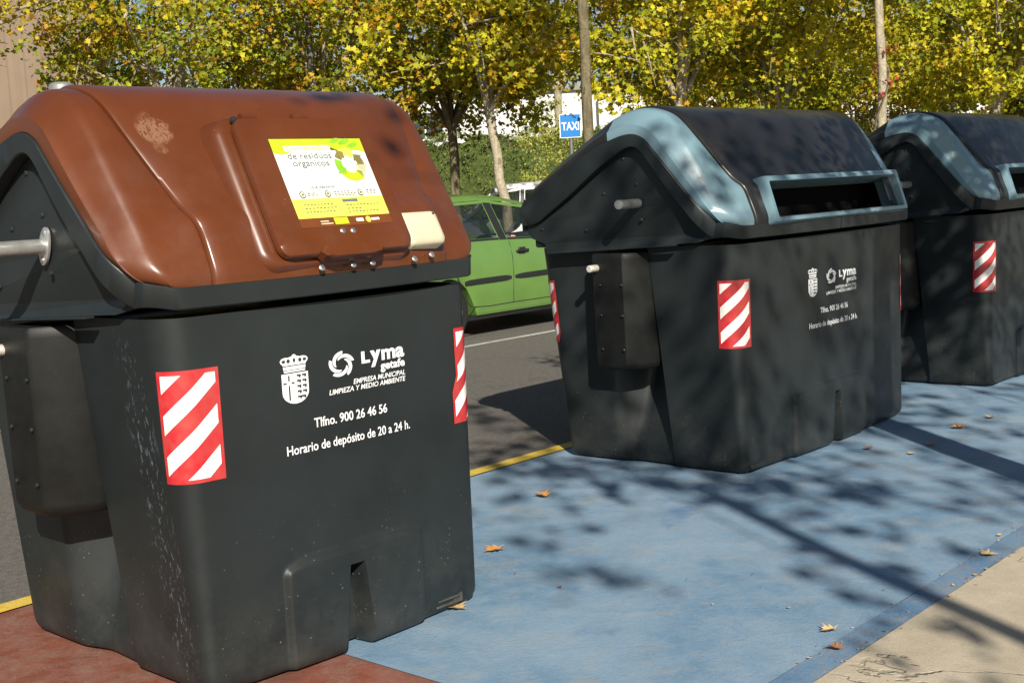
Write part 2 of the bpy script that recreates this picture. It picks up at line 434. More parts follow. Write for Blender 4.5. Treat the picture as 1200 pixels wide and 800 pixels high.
def body_ring(z, L):
    """outline of the body at height z, starting at the left end of the front face, going right"""
    a = z / 1.18
    x0, x1 = -.012 - .072 * a, L + .035 + .045 * a
    y0, y1 = -.004 - .016 * a, 1.125 + .115 * a
    r = .034 + .066 * a
    pts = []
    xc = L / 2 - .01
    def spans(stops, counts):
        o = []
        for (p, q), c in zip(zip(stops, stops[1:]), counts): o += [p + (q - p) * k / c for k in range(c)]
        return o + [stops[-1]]
    hn = .026 + .034 * max(0, 1 - z / .295)
    pc = .41 if L > 1.5 else .295; pm = L / 2 - (.06 if L > 1.5 else -.005)
    fr = spans([x0 + r, pm - pc - .014, pm - pc + .014, xc - hn - .009, xc - hn + .009, xc + hn - .009, xc + hn + .009, pm + pc - .014, pm + pc + .014, x1 - r], [10, 6, 14, 8, 6, 8, 14, 6, 10])
    hr = .10 + .075 * (1 - a); ym = .605
    sy = spans([y0 + r, ym - hr - .016, ym - hr + .010, ym + hr - .135, ym + hr + .038, y1 - r], [12, 10, 10, 20, 12])
    for x in fr: pts.append((x, y0, 'f'))
    for k in range(1, 12): t = R(-90 + 90 * k / 12); pts.append((x1 - r + r * math.cos(t), y0 + r + r * math.sin(t), 'c'))
    for y in sy: pts.append((x1, y, 'r'))
    for k in range(1, 8): t = R(90 * k / 8); pts.append((x1 - r + r * math.cos(t), y1 - r + r * math.sin(t), 'c'))
    for k in range(17): pts.append((x1 - r - (x1 - x0 - 2 * r) * k / 16, y1, 'b'))
    for k in range(1, 8): t = R(90 + 90 * k / 8); pts.append((x0 + r + r * math.cos(t), y1 - r + r * math.sin(t), 'c'))
    for y in reversed(sy): pts.append((x0, y, 'l'))
    for k in range(1, 12): t = R(180 + 90 * k / 12); pts.append((x0 + r + r * math.cos(t), y0 + r + r * math.sin(t), 'c'))
    out = []
    for x, y, sd_ in pts:
        s = (x - L / 2) / (L / 2 + .08)
        dy = -BOW * max(0, 1 - s * s)
        w = max(0, 1 - (y - y0) / .5)
        yy = y + dy * w
        if y > .6: yy -= dy * max(0, 1 - (y1 - y) / .5)
        xx = x
        if sd_ == 'f':
            bump_ = .020 * sstep(pc + .012, pc - .012, abs(x - pm)) * sstep(.372, .350, z + .03 * (abs(x - pm) / pc) ** 6)
            yy -= bump_
            yy += .085 * sstep(hn + .007, hn - .007, abs(x - xc)) * sstep(.300, .286, z)
        if sd_ in 'lr':
            e = y - ym      # deep recess in the end wall
            ins = (.12 + .42 * (e + hr)) * sstep(-hr - .014, -hr + .008, e) * sstep(hr + .035, hr - .13, e) * (.15 + .85 * min(1, z / .50))
            xx += ins if sd_ == 'l' else -ins
        out.append((xx, yy))
    # rounding towards the bottom
    if z < .05:
        k = 1 - z / .05; ins = .032 * (1 - math.sqrt(max(0, 1 - k * k)))
        cx, cy = L / 2, .56
        out = [(x + (ins if x < cx else -ins) * min(1, abs(x - cx) / (L / 2)), y + (ins if y < cy else -ins) * min(1, abs(y - cy) / .5)) for x, y in out]
    return out

def body_front(x, z, h, L):
    a = z / 1.18; s = (x - L / 2) / (L / 2 + .08)
    return Vector((x, -.004 - .016 * a - BOW * max(0, 1 - s * s) - h, z))

def lid_pt(i, f, x, L, off=0.0, side=None):
    """profile point i: f blends from the arch line (0) to the full outline (1)"""
    if side is None: side = 0 if x < L / 2 else 1
    if side == 1: x = L - x
    # columns near the groove slide outwards with height
    g = sstep(-.01, GX - .004, x)
    w = max(0.0, 1 - max(0, x - GX) / .30) if x > GX else max(0.0, (x + .160) / (GX + .160))
    x = x - groove_shift(i) * w * (1 if x > GX else w) - topshift(i) * (1 - w)
    lo = .060 * max(0.0, 1 - i / 9) ** 2        # the corner is rounded in plan near the rim
    x += lo * (1 - w) if w < 1 else 0
    if side == 1: x = mx(x, L)
    p = QQ[i].lerp(PB[i].lerp(PP[i], g), f)
    y, z = p.x, p.y
    if off:
        j0, j1 = max(i - 1, 0), min(i + 1, NP - 1)
        d = PP[j1] - PP[j0]; n = Vector((-d.y, d.x)).normalized()
        y += n.x * off; z += n.y * off
    s = (x - L / 2) / (L / 2 - .05)
    if abs(s) < 1: y -= (BOW + .01 * min(1, i / 20)) * (1 - s * s) * (1 - sstep(NP * .42, NP * .56, i))
    return Vector((x, y, z))

ST = [(0, -.160), (.02, -.166), (.12, -.167), (.24, -.167), (.36, -.166), (.38, -.160), (.54, -.141), (.70, -.121), (.85, -.102), (.93, -.086), (.975, -.062), (.995, -.012), (1.0, .066)]
GX = .078
def topshift(i):      # the lid flares outwards a little towards the ridge
    return .028 * sstep(1.32, 1.75, QQ[i].y) * (1 if QQ[i].x < .6 else 1)
def groove_shift(i):
    z = PP[i].y
    return .130 * sstep(1.40, 1.96, z) ** .8 if PP[i].x < .6 else .130 * sstep(1.2, 1.96, z)
def mx(x, L): return L - (x * .84 if x < 0 else x)   # the right end is a touch slimmer
def lid_faces(L, i0, i1, kind, mb, hole=None):
    """kind: 'left' / 'right' end bands or 'mid' panel between the grooves"""
    if kind in ('left', 'right'):
        cols = [(f, x, 0.0) for f, x in ST] + [(1.0, GX, -.001), (1.0, GX + .004, -.012)]
        if kind == 'right': cols = [(f, L - x, o) for f, x, o in reversed(cols)]
    else:
        n = max(10, int(L / .06)); a, b = GX + .006, L - GX - .006
        xs = [a + (b - a) * k / n for k in range(n + 1)]
        cols = [(1.0, a - .001, -.012), (1.0, a, .006), (1.0, a + .008, .012)] + [(1.0, x, .012) for x in xs[1:-1]] + [(1.0, b - .008, .012), (1.0, b, .006), (1.0, b + .001, -.012)]
    P = []; m = i1 - i0 + 1
    for f, x, o in cols:
        for i in range(i0, i1 + 1): P.append(lid_pt(i, f, x, L, o))
    F = []
    for c in range(len(cols) - 1):
        for r_ in range(m - 1):
            q = (c * m + r_, (c + 1) * m + r_, (c + 1) * m + r_ + 1, c * m + r_ + 1)
            if hole:
                cc = sum((P[k] for k in q), Vector()) / 4
                if hole[0] < cc.x < hole[1] and hole[2] < cc.z < hole[3] and cc.y < .2: continue
            F.append(q)
    mb.add(P, F)

def rrect(cx, cy, hx, hy, r, n=5):
    out = []
    for qx, qy, a0 in ((1, -1, -90), (1, 1, 0), (-1, 1, 90), (-1, -1, 180)):
        for k in range(n + 1):
            t = R(a0 + 90 * k / n)
            out.append((cx + qx * (hx - r) + r * math.cos(t), cy + qy * (hy - r) + r * math.sin(t)))
    return out
def plane_fn(P0, P1):
    """local frame on a sloping front plane: (x, w, out) -> Vector"""
    d = Vector((0, P1[0] - P0[0], P1[1] - P0[1])).normalized(); n = Vector((0, -d.z, d.y))
    o = Vector((0, P0[0], P0[1]))
    return lambda x, w, h=0.0: Vector((x, 0, 0)) + o + d * w + n * h

def sticker(parent, L, corner, z0=.69, z1=1.035, wid=.195):
    ns, nz = 14, 6
    V = []; F = []; UV = []
    for j in range(nz + 1):
        z = z0 + (z1 - z0) * j / nz
        ring = [Vector((x, y, z)) for x, y in body_ring(z, L)]
        n = len(ring)
        
        # locate the start vertex and walk along the outline
        if corner == 'fl':
            idx = next(k for k in range(n) if ring[k].x > (.088 if L < 1.5 else .055) and ring[k].y < .0); step = -1
        elif corner == 'fr':
            idx = next(k for k in range(n) if ring[k].x > L - (.062 if L < 1.5 else .035) and ring[k].y < .0); step = 1
        elif corner == 'bl':
            idx = next(k for k in range(n) if ring[k].x < -.02 and ring[k].y < 1.135 and k > n * .6); step = -1
        else:
            idx = next(k for k in range(n) if ring[k].x > L + .02 and ring[k].y > 1.05); step = 1
        d = 0; k = idx; path = [(0, ring[k].copy())]
        while d < wid + .02:
            k2 = (k + step) % n; d += (ring[k2] - ring[k]).length; path.append((d, ring[k2].copy())); k = k2
        for i in range(ns + 1):
            t = wid * i / ns
            q = next(a for a in range(len(path) - 1) if path[a + 1][0] >= t)
            a, b = path[q], path[q + 1]
            w = (t - a[0]) / max(1e-6, b[0] - a[0]); p = a[1].lerp(b[1], w)
            tg = (b[1] - a[1]).normalized()
            nrm = Vector((tg.y, -tg.x, 0)) * (1 if step > 0 else -1)
            V.append(p + nrm * .0022)
            UV.append((i / ns if step > 0 else 1 - i / ns, j / nz))
    for j in range(nz):
        for i in range(ns): F.append((j * (ns + 1) + i, j * (ns + 1) + i + 1, (j + 1) * (ns + 1) + i + 1, (j + 1) * (ns + 1) + i))
    return mesh_obj('reflective_sticker', V, F, 'reflective_stripes', parent, True, None, UV)

def bolt(name, p, n, r, parent, mat='bolt_steel', h=.005):
    mb = MB(); n = Vector(n).normalized(); a = n.orthogonal().normalized(); b = n.cross(a)
    rs = [[Vector(p) + n * hh + (a * math.cos(2 * math.pi * k / 12) + b * math.sin(2 * math.pi * k / 12)) * rr for k in range(12)] for hh, rr in ((-.003, r), (h * .5, r), (h * .9, r * .75), (h, r * .45))]
    mb.rings(rs); return mb.build(name, mat, parent)

def container(name, label, loc, yaw, L, lid, group, tx):
    root = thing(name, label, 'waste container', loc, yaw, group)
    # --- body
    zs = [0, .004, .01, .02, .033, .05, .08] + [.11 + .01 * k for k in range(31)] + [.44 + .05 * k for k in range(15)] + [1.165, 1.18]
    rings = [body_ring(z, L) for z in zs]; n = len(rings[0])
    mb = MB(); V = [Vector((x, y, z + .012)) for z, rg in zip(zs, rings) for x, y in rg]; F = []
    for j in range(len(zs) - 1):
        for k in range(n): F.append((j * n + k, j * n + (k + 1) % n, (j + 1) * n + (k + 1) % n, (j + 1) * n + k))
    mb.add(V, F)
    mb.add([Vector((x, y, .012)) for x, y in rings[0]], [tuple(reversed(range(n)))])
    inner = [Vector((L / 2 + (x - L / 2) * .97, .56 + (y - .56) * .95, 1.192)) for x, y in rings[-1]]
    mb.rings([inner, [Vector((p.x, p.y, 1.12)) for p in inner]], False, True)
    mb.rings([[Vector((x, y, 1.192)) for x, y in rings[-1]], inner], False, False)
    mb.build('body', 'scuffed_charcoal_plastic' if L < 1.5 else 'charcoal_plastic', root, True, 48)
    # rubber feet the body stands on
    for fx, fy in ((.10, .12), (L - .10, .12), (.10, 1.0), (L - .10, 1.0), (L / 2 - .2, .16), (L / 2 + .2, .16)):
        MB().box((fx, fy, .009), (.16, .14, .018), .006).build('foot', 'rubber', root)
    if L < 1.5:
        b = MB(); b.box((L - .135, -.006, .052), (.15, .03, .034), .006); b.box((L - .135, -.018, .040), (.13, .02, .010), .003); b.box((L - .135, -.020, .060), (.11, .02, .008), .003)
        b.build('foot_bracket', 'dark_steel', root)
    else:
        b = MB(); b.box((.10, -.010, .040), (.13, .02, .026), .005); b.build('foot_bracket', 'charcoal_plastic', root)
    # --- stickers
    for c in (('fl', 'fr', 'br') if L < 1.5 else ('fl', 'fr', 'bl', 'br')): sticker(root, L, c, *( (.69, 1.035) if L < 1.5 else (.665, 1.012)))
    # --- lid
    split = next(i for i in range(NP) if PP[i].x > .635)
    if lid == 'brown':
        for k in ('left', 'right'):
            m = MB(); lid_faces(L, 0, NP - 1, k, m); m.build('lid_end_band', 'brown_plastic', root, True, 27)
        m = MB(); lid_faces(L, 0, NP - 1, 'mid', m); m.build('lid_panel', 'brown_plastic', root, True, 50)
    else:
        for k in ('left', 'right'):
            m = MB(); lid_faces(L, 0, split, k, m); m.build('lid_end_band', 'blue_plastic', root, True, 27)
            m = MB(); lid_faces(L, split, NP - 1, k, m); m.build('rear_lid_edge', 'black_plastic', root, True, 50)
        m = MB(); lid_faces(L, 0, NP - 1, 'mid', m, (.245, L - .225, 1.312, 1.492)); m.build('lid_panel', 'black_plastic', root, True, 50)
    # rim that runs below the lid and up round both gable ends
    m = MB()
    def rim_path():
        O = []; I = []; N = []
        xs = [L / 2 + (GX - L / 2) * k / 14 for k in range(15)]
        for x in xs:
            p = lid_pt(0, 1.0, x, L); O.append(p); I.append(p + Vector((0, .004, -.066))); N.append(Vector((0, -1, 0)))
        for f, x in reversed(ST[:-1]):
            p = lid_pt(0, f, x, L); q = 1 - f
            O.append(p); I.append(p + Vector((.0, .004 + .018 * q ** 3, -.066 - .023 * q ** 3)))
            N.append(Vector((-min(1, q * 1.15), -min(1, f * 1.3 + .85), 0)).normalized())
        for i in range(1, NP):
            ex = -.160 - topshift(i) + .060 * max(0.0, 1 - i / 9) ** 2; O.append(Vector((ex, QQ[i].x, QQ[i].y))); I.append(Vector((ex, RR_[i].x, RR_[i].y))); N.append(Vector((-1, -.9 * max(0, 1 - i / 9) ** 2, 0)).normalized())
        return O, I, N
    O, I, N = rim_path()
    for mir in (0, 1):
        P = []; F = []
        for o, i_, nn in zip(O, I, N):
            c = [o + nn * -.004, o + nn * .010, o.lerp(i_, .06) + nn * .014, o.lerp(i_, .94) + nn * .014, i_ + nn * .010, i_ + nn * -.034]
            if mir: c = [Vector((mx(p.x, L), p.y, p.z)) for p in c]
            P += c
        for k in range(len(O) - 1):
            for j in range(5):
                q = (k * 6 + j, k * 6 + j + 1, (k + 1) * 6 + j + 1, (k + 1) * 6 + j)
                F.append(q if mir else tuple(reversed(q)))
        m.add(P, F)
    m.build('rim', 'charcoal_plastic', root, True, 40)
    # rear edge below the rear lid
    m = MB(); m.box((L / 2, 1.262, 1.325), (L + .30, .05, .07), .008); m.box((L / 2, 1.16, 1.25), (L + .27, .10, .10), .01); m.build('rear_edge', 'charcoal_plastic', root)
    # gable plates
    for mir in (0, 1):
        X = (lambda x: mx(x, L)) if mir else (lambda x: x)
        m = MB()
        poly = [(p.x, p.y) for p in RR_] + [(1.20, 1.25), (1.115, 1.222), (1.105, 1.172), (.165, 1.208)]
        cx_, cz_ = .55, 1.38
        gx_ = lambda y: -.150 + .07 * max(0, 1 - (y - .07) / .30) ** 2
        big = [Vector((X(gx_(y)), cx_ + (y - cx_) * (1.02 if y > .3 else 1.0), cz_ + (z - cz_) * 1.02 if z > 1.25 else z)) for y, z in poly]
        back = [Vector((X(gx_(p.y) + .02), p.y, p.z)) for p in big]
        nb_ = len(big)
        m.add(big + back, [tuple(range(nb_)) if not mir else tuple(reversed(range(nb_)))] + [(k, (k + 1) % nb_, nb_ + (k + 1) % nb_, nb_ + k) for k in range(nb_)])
        # folded flange along the lower edge
        m.box((X(-.146), .69, 1.184), (.035, .84, .008), .003, Matrix.Rotation(R(-2.2), 3, 'X'))
        m.build('gable_plate', 'charcoal_plastic', root, False)
        for (y, z) in ((.573, 1.652), (.505, 1.655), (.495, 1.518), (.708, 1.478), (.475, 1.335), (.835, 1.290), (1.14, 1.30)):
            bolt('rivet', (X(-.150), y, z), ((1 if mir else -1), 0, 0), .009, root, 'charcoal_plastic', .006)
        # lifting axle
        ax = (.490, 1.420); m = MB()
        ln = .30 if L < 1.5 else .175
        sgn = -1
        m.tube([(X(-.150), ax[0], ax[1]), (X(-.150 - ln), ax[0], ax[1]), (X(-.152 - ln), ax[0], ax[1])], [.024, .024, .020], 24)
        axle = m.build('lifting_axle', 'bare_steel', root, True, 40)
        if L < 1.5:
            m = MB(); rs = []
            for hx, k in ((-.151, 1), (-.158, 1), (-.160, .93)):
                rs.append([Vector((X(hx), ax[0] + .032 * k * math.cos(a_) - .016 * k * math.sin(a_), ax[1] + .060 * k * math.sin(a_))) for a_ in [2 * math.pi * q / 28 for q in range(28)]])
            m.rings(rs); fl = m.build('axle_flange', 'bare_steel', root, True, 40)
            for sg in (-1, 1): bolt('bolt', (X(-.160), ax[0] - sg * .013, ax[1] + sg * .043), ((1 if mir else -1), 0, 0), .009, fl)
        # lift pocket box hanging in the recess of the end wall
        m = MB()
        def ring(z, k=1.0, dx=0.0):
            pts = [(.06, .465), (-.05, .475), (-.200, .555), (-.210, .570), (-.210, .755), (-.200, .770), (-.06, .80), (.06, .81)]
            c = (-.10, .64)
            return [Vector((X(c[0] + (x - c[0]) * k + dx), c[1] + (y - c[1]) * k, z)) for x, y in pts]
        zt = 1.165
        m.rings([ring(.545, .80, .012), ring(.560, .92, .008), ring(.585, .98, .004), ring(1.13, 1.0), ring(zt - .008, .99), ring(zt, .95)], True, True)
        bx = m.build('lift_box', 'box_plastic', root, True, 30)
        for y in (.575, .712):
            for z in (.66, .84, 1.0): bolt('bolt', (X(-.215), y, z), ((1 if mir else -1), 0, 0), .007, bx, 'charcoal_plastic', .005)
        m = MB(); m.tube([(X(-.20), .735, 1.09), (X(-.272), .735, 1.09), (X(-.276), .735, 1.09)], [.019, .019, .015], 18)
        m.build('lift_pin', 'worn_white_steel', bx)
    # black solid put inside the lid in place of the shade there
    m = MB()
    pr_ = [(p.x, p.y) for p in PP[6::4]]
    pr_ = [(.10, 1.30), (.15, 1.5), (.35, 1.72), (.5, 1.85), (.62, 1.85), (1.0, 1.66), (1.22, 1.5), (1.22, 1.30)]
    m.rings([[Vector((x, y, z)) for y, z in pr_] for x in (-.05, L + .05)], True, True); m.build('lid_dark_fill', 'black_void', root, False)
    # --- front lettering
    d = Decal(); x0, z1 = tx['crest']      # crest: centre x, top z
    W = 'white_print'; D = 'dark_print'
    cx = x0; k = tx['kc']
    def P(px, pz): return (cx + px * .001 * k, z1 - pz * .001)
    # crown (170 mm tall emblem in millimetres, y downwards)
    d.poly([P(-27, 56), P(-30, 30), P(-34, 26), P(-36, 18), P(-32, 11), P(-24, 8), P(-15, 9), P(-6, 6), P(0, 5), P(6, 6), P(15, 9), P(24, 8), P(32, 11), P(36, 18), P(34, 26), P(30, 30), P(27, 56)][::-1], W)
    d.poly([P(-2, 0), P(-2, 6), P(2, 6), P(2, 0)], W); d.poly([P(-5, 2), P(-5, 4.5), P(5, 4.5), P(5, 2)], W, 1)
    for ex, ey, rx, ry in ((-27, 20, 5, 5), (-15, 20, 4.5, 6.5), (0, 19, 3.4, 7), (15, 20, 4.5, 6.5), (27, 20, 5, 5)):
        d.poly([P(ex + rx * math.cos(a), ey + ry * math.sin(a)) for a in [2 * math.pi * q / 12 for q in range(12)]][::-1], D, 1)
    d.poly([P(-31, 34), P(31, 34), P(30.5, 37), P(-30.5, 37)][::-1], D, 1)
    d.poly([P(-28, 48), P(28, 48), P(27.5, 50), P(-27.5, 50)][::-1], D, 1)
    shield = [P(-34, 60), P(34, 60)] + [P(34 * math.cos(a), 120 + 38 * math.sin(a)) for a in [math.pi * q / 14 for q in range(15)]]
    d.poly(shield[::-1], W)
    d.poly([P(-18, 66), P(-14, 66), P(-14, 84), P(-18, 84)][::-1], D, 1); d.poly([P(-18, 98), P(-14, 98), P(-14, 146), P(-18, 146)][::-1], D, 1)
    d.poly([P(-31, 88), P(-22, 88), P(-22, 93), P(-31, 93)][::-1], D, 1); d.poly([P(-10, 88), P(-2, 88), P(-2, 93), P(-10, 93)][::-1], D, 1)
    for r_ in range(5):
        for c in range(2):
            px, py = 4 + c * 14, 66 + r_ * 17
            if r_ == 4 and c == 1: px -= 3
            d.poly([P(px, py), P(px + 11, py), P(px + 11, py + 8), P(px + 6, py + 12), P(px + 6, py + 6), P(px, py + 6)][::-1], D, 1)
    surf = lambda x, z, h: body_front(x, z, h, L)
    d.build('town_crest', surf, root)
    d = Decal(); sx, sz = tx['spiral']; k = tx['k']; rr = .046
    for b in range(5):
        a0 = 72 * b + 10; A = []; Bq = []
        for q in range(15):
            t = q / 14; a = R(a0 + 120 * t); rc = rr * (.86 - .46 * t); hw = rr * .135 * math.sin(math.pi * min(1, .22 + .78 * t)) ** .6 if t < 1 else 0
            A.append((sx + k * (rc + hw) * math.cos(a), sz + (rc + hw) * math.sin(a))); Bq.append((sx + k * (rc - hw) * math.cos(a), sz + (rc - hw) * math.sin(a)))
        for q in range(14): d.poly([Bq[q], A[q], A[q + 1], Bq[q + 1]], W)
    d.build('company_emblem', surf, root)
    x0, x1, zt = tx['luma']; W_ = x1 - x0
    d = Decal()
    d.raw(fit_text('L', x0, x0 + .19 * W_, zt - .046, .036, bold=.05), W)
    d.raw(fit_text('y', x0 + .20 * W_, x0 + .44 * W_, zt - .046, .050, bold=.05), W)
    d.raw(fit_text('ma', x0 + .46 * W_, x1, zt - .046, .048, bold=.035), W)
    d.build('company_name', surf, root)
    d = Decal(); d.raw(fit_text('getafe', x0 + .42 * W_, x1, zt - .080, .027, bold=.03), W); d.build('town_name', surf, root)
    d = Decal(); d.raw(fit_text('EMPRESA MUNICIPAL', tx['emp'], x1, tx['l1'], .0165, bold=.014, shear=.2), W); d.build('motto_line', surf, root)
    d = Decal(); d.raw(fit_text('LIMPIEZA Y MEDIO AMBIENTE', tx['lim'], x1, tx['l2'], .0165, bold=.014, shear=.2), W); d.build('motto_line', surf, root)
    d = Decal(); d.raw(fit_text('Tlfno. 900 26 46 56', tx['t0'], tx['t1'], tx['tz'], .030, bold=.016), W); d.build('phone_line', surf, root)
    d = Decal(); d.raw(fit_text('Horario de depósito de 20 a 24 h.', tx['h0'], tx['h1'], tx['hz'], .030, bold=.012), W); d.build('opening_hours_line', surf, root)
    return root

simple('dark_steel', (.075, .078, .075), .6, .4, .4, .3, 40, .3)
TX1 = dict(crest=(.3645, 1.037), spiral=(.553, .979), luma=(.640, .837, 1.018), kc=1.5, k=1.25, emp=.600, lim=.496, l1=.907, l2=.885, t0=.428, t1=.742, tz=.790, h0=.316, h1=.845, hz=.716)
TX2 = dict(crest=(.685, 1.018), spiral=(.898, .955), luma=(.990, 1.210, .990), kc=1.42, emp=.945, lim=.836, l1=.880, l2=.857, t0=.765, t1=1.095, tz=.763, h0=.641, h1=1.216, hz=.688, k=1.35)
L1, L2 = 1.135, 1.87
B1 = container('organic_waste_container', 'container with glossy brown lid and green poster on its flap, nearest to the camera', (-.9815, 3.8003, .0), .817, L1, 'brown', 'street waste containers in a row', TX1)
B2 = container('paper_waste_container', 'whole container with blue-banded black lid and dark slot, middle one of the row', (1.1589, 6.4427, .0), .8538, L2, 'blue', 'street waste containers in a row', TX2)
TX3 = {k: (v if k in ('k', 'kc', 'l1', 'l2', 'tz', 'hz') else (v[0] + .07,) + tuple(q + .07 if i == 0 and k == 'luma' else q for i, q in enumerate(v[1:])) if isinstance(v, tuple) else v + .07) for k, v in TX2.items()}
B3 = container('paper_waste_container', 'blue-banded container standing in shade behind the middle one, cut by the right edge', (3.275, 8.70, .0), .885, L2, 'blue', 'street waste containers in a row', TX3)

# --- drop slot with pale blue frame
def slot(root, L):
    S = plane_fn((-.118, 1.287), (-.046, 1.525))
    m = MB(); bow = .0
    def rg(x0, x1, w0, w1, r, h): return [S(x, w, h) for x, w in rrect((x0 + x1) / 2, (w0 + w1) / 2, (x1 - x0) / 2, (w1 - w0) / 2, r)]
    a, b = .188, L - .088
    m.rings([rg(a - .012, b + .012, -.004, .256, .02, -.10), rg(a, b, .0, .250, .018, -.006), rg(a + .004, b - .004, .004, .246, .016, .004),
             rg(a + .038, b - .038, .022, .222, .018, .008), rg(a + .043, b - .043, .026, .218, .016, .004), rg(a + .050, b - .050, .031, .212, .014, -.13)], False, False)
    m.build('slot_frame', 'blue_plastic', root, True, 40)
    m = MB(); m.rings([rg(a + .02, b - .02, .02, .22, .014, -.10), rg(a + .02, b - .02, .02, .22, .014, -.35)], False, True); m.build('slot_dark_fill', 'black_void', root, True, 40)  # black pocket stands in for the shade inside the slot
slot(B2, L2); slot(B3, L2)

# --- brown container: round inspection flap with poster, cream box, bolts
S1_ = plane_fn((-.118, 1.325), (.112, 1.785))
S1 = lambda x, w, h=0.0: S1_(x - .030, w, h)
def rg1(x0, x1, w0, w1, r, h): return [S1(x, w, h) for x, w in rrect((x0 + x1) / 2, (w0 + w1) / 2, (x1 - x0) / 2, (w1 - w0) / 2, r, 7)]
m = MB(); m.rings([rg1(.235, .905, -.05, .575, .07, -.16), rg1(.262, .888, -.012, .528, .07, -.03), rg1(.275, .880, -.004, .520, .06, -.006), rg1(.300, .872, .004, .508, .05, .0)], False, True)
m.build('flap_surround', 'brown_plastic', B1, True, 50)
m = MB(); m.rings([rg1(.325, .855, .017, .493, .040, -.004), rg1(.325, .855, .017, .493, .040, .008), rg1(.318, .862, .010, .500, .040, .010), rg1(.318, .862, .010, .500, .040, .030), rg1(.321, .859, .013, .498, .040, .0345), rg1(.346, .838, .033, .479, .035, .0385)], False, True)
flap = m.build('flap', 'brown_plastic', B1, True, 42)
m = MB()
hp = [(.455, .012), (.475, .034), (.70, .034), (.715, .012), (.70, -.004), (.66, -.012), (.50, -.012), (.47, -.004)]
m.rings([[S1(x, w, .012) for x, w in hp], [S1(x, w, .050 - max(0, w) * .3) for x, w in hp], [S1(.585 + (x - .585) * .93, w * .8, .056) for x, w in hp]], False, True)
m.build('flap_handle', 'brown_plastic', flap, True, 25)
for hx in (.395, .60):
    m = MB(); m.tube([S1(hx - .03, .512, .016), S1(hx + .03, .512, .016)], .012, 12); m.build('hinge', 'brown_plastic', flap)
bolt('hinge_pin', S1(.340, .503, .012), (0, -.8, .5), .012, flap, 'rubber', .012)
for x, w in ((.578, .082), (.620, .080)): bolt('bolt', S1(x, w, .0385), S1(0, 0, 1) - S1(0, 0, 0), .010, flap)
for x, w, h in ((.478, -.020, -.006), (.603, -.021, -.002), (.685, -.021, -.002), (.975, -.006, -.020), (.880, -.020, -.010), (.970, .165, -.024)):
    bolt('bolt', S1(x, w, h), S1(0, 0, 1) - S1(0, 0, 0), .011, B1)
m = MB(); m.rings([rg1(.868, 1.040, .022, .148, .015, -.09), rg1(.868, 1.040, .022, .148, .02, .004), rg1(.874, 1.034, .028, .142, .02, .014), rg1(.888, 1.020, .042, .128, .02, .018)], False, True)
cb = m.build('lock_box', 'cream_plastic', B1, True, 45)
bolt('screw', S1(1.02, .132, .017), S1(0, 0, 1) - S1(0, 0, 0), .004, cb, 'rubber', .002)
m = MB(); m.tube([(.075, .72, 1.84), (.075, .72, 1.945), (.075, .72, 1.953)], [.040, .040, .030], 16); m.build('grey_cap_stand_in', 'bare_steel', B1)  # made-up lid cap in place of a grey object farther behind

# poster
simple('poster_white', (.70, .72, .70), .35, .5, 0, .04, 20)
simple('poster_lime', (.42, .62, .02), .35, .5, 0, .08, 20)
simple('poster_yellow', (.66, .70, .10), .35, .5, 0, .06, 8)
simple('poster_green', (.22, .46, .03), .35, .5, 0, .15, 12)
simple('poster_grey', (.13, .15, .14), .4, .5, 0, .1, 20)
simple('poster_olive', (.20, .17, .05), .4, .5, 0, .2, 20)
simple('poster_sand', (.52, .50, .30), .4, .5, 0, .1, 20)
simple('poster_pale', (.80, .81, .58), .35, .5, 0, .04, 20)
simple('poster_gum', (.15, .045, .015), .3, .5, 0, .1, 20)
d = Decal(); px0, px1, pw0, pw1 = .422, .800, .132, .418
X = lambda u: px0 + (px1 - px0) * u
Y = lambda v: pw0 + (pw1 - pw0) * v
d.rect(X(-.004), Y(-.115), X(1.0), Y(.0), 'poster_gum', 0)
d.rect(X(0), Y(.0), X(1), Y(.24), 'poster_yellow', 0); d.rect(X(0), Y(.24), X(1), Y(.30), 'poster_pale', 0)
d.rect(X(0), Y(.30), X(1), Y(.85), 'poster_white', 0)
for i in range(16):   # wavy upper band
    a, b = i / 16, (i + 1) / 16
    wv = lambda u: .85 - .02 * math.sin(u * 19) - .03 * math.sin(u * 7 + 1)
    d.poly([(X(a), Y(wv(a))), (X(b), Y(wv(b))), (X(b), Y(1)), (X(a), Y(1))], 'poster_lime', 1)
d.rect(X(.12), Y(.84), X(.62), Y(.915), 'poster_pale', 2)
d.raw(fit_text('Contenedor', X(.14), X(.60), Y(.855), .017), 'poster_lime', 3)
d.raw(fit_text('de residuos', X(.13), X(.60), Y(.745), .022), 'poster_grey', 3)
d.raw(fit_text('orgánicos', X(.155), X(.545), Y(.65), .022), 'poster_grey', 3)
d.raw(fit_text('¿qué depositar?', X(.235), X(.53), Y(.365), .011, shear=.15), 'poster_grey', 3)
for u, v, r_ in ((.80, .97, .05), (.88, .92, .045), (.70, .985, .04)):
    d.poly([(X(u + r_ * 1.4 * math.cos(a)), Y(v - .01 + r_ * .7 * math.sin(a) + r_ * .5 * math.cos(a))) for a in [2 * math.pi * q / 12 for q in range(12)]], 'poster_green', 2)
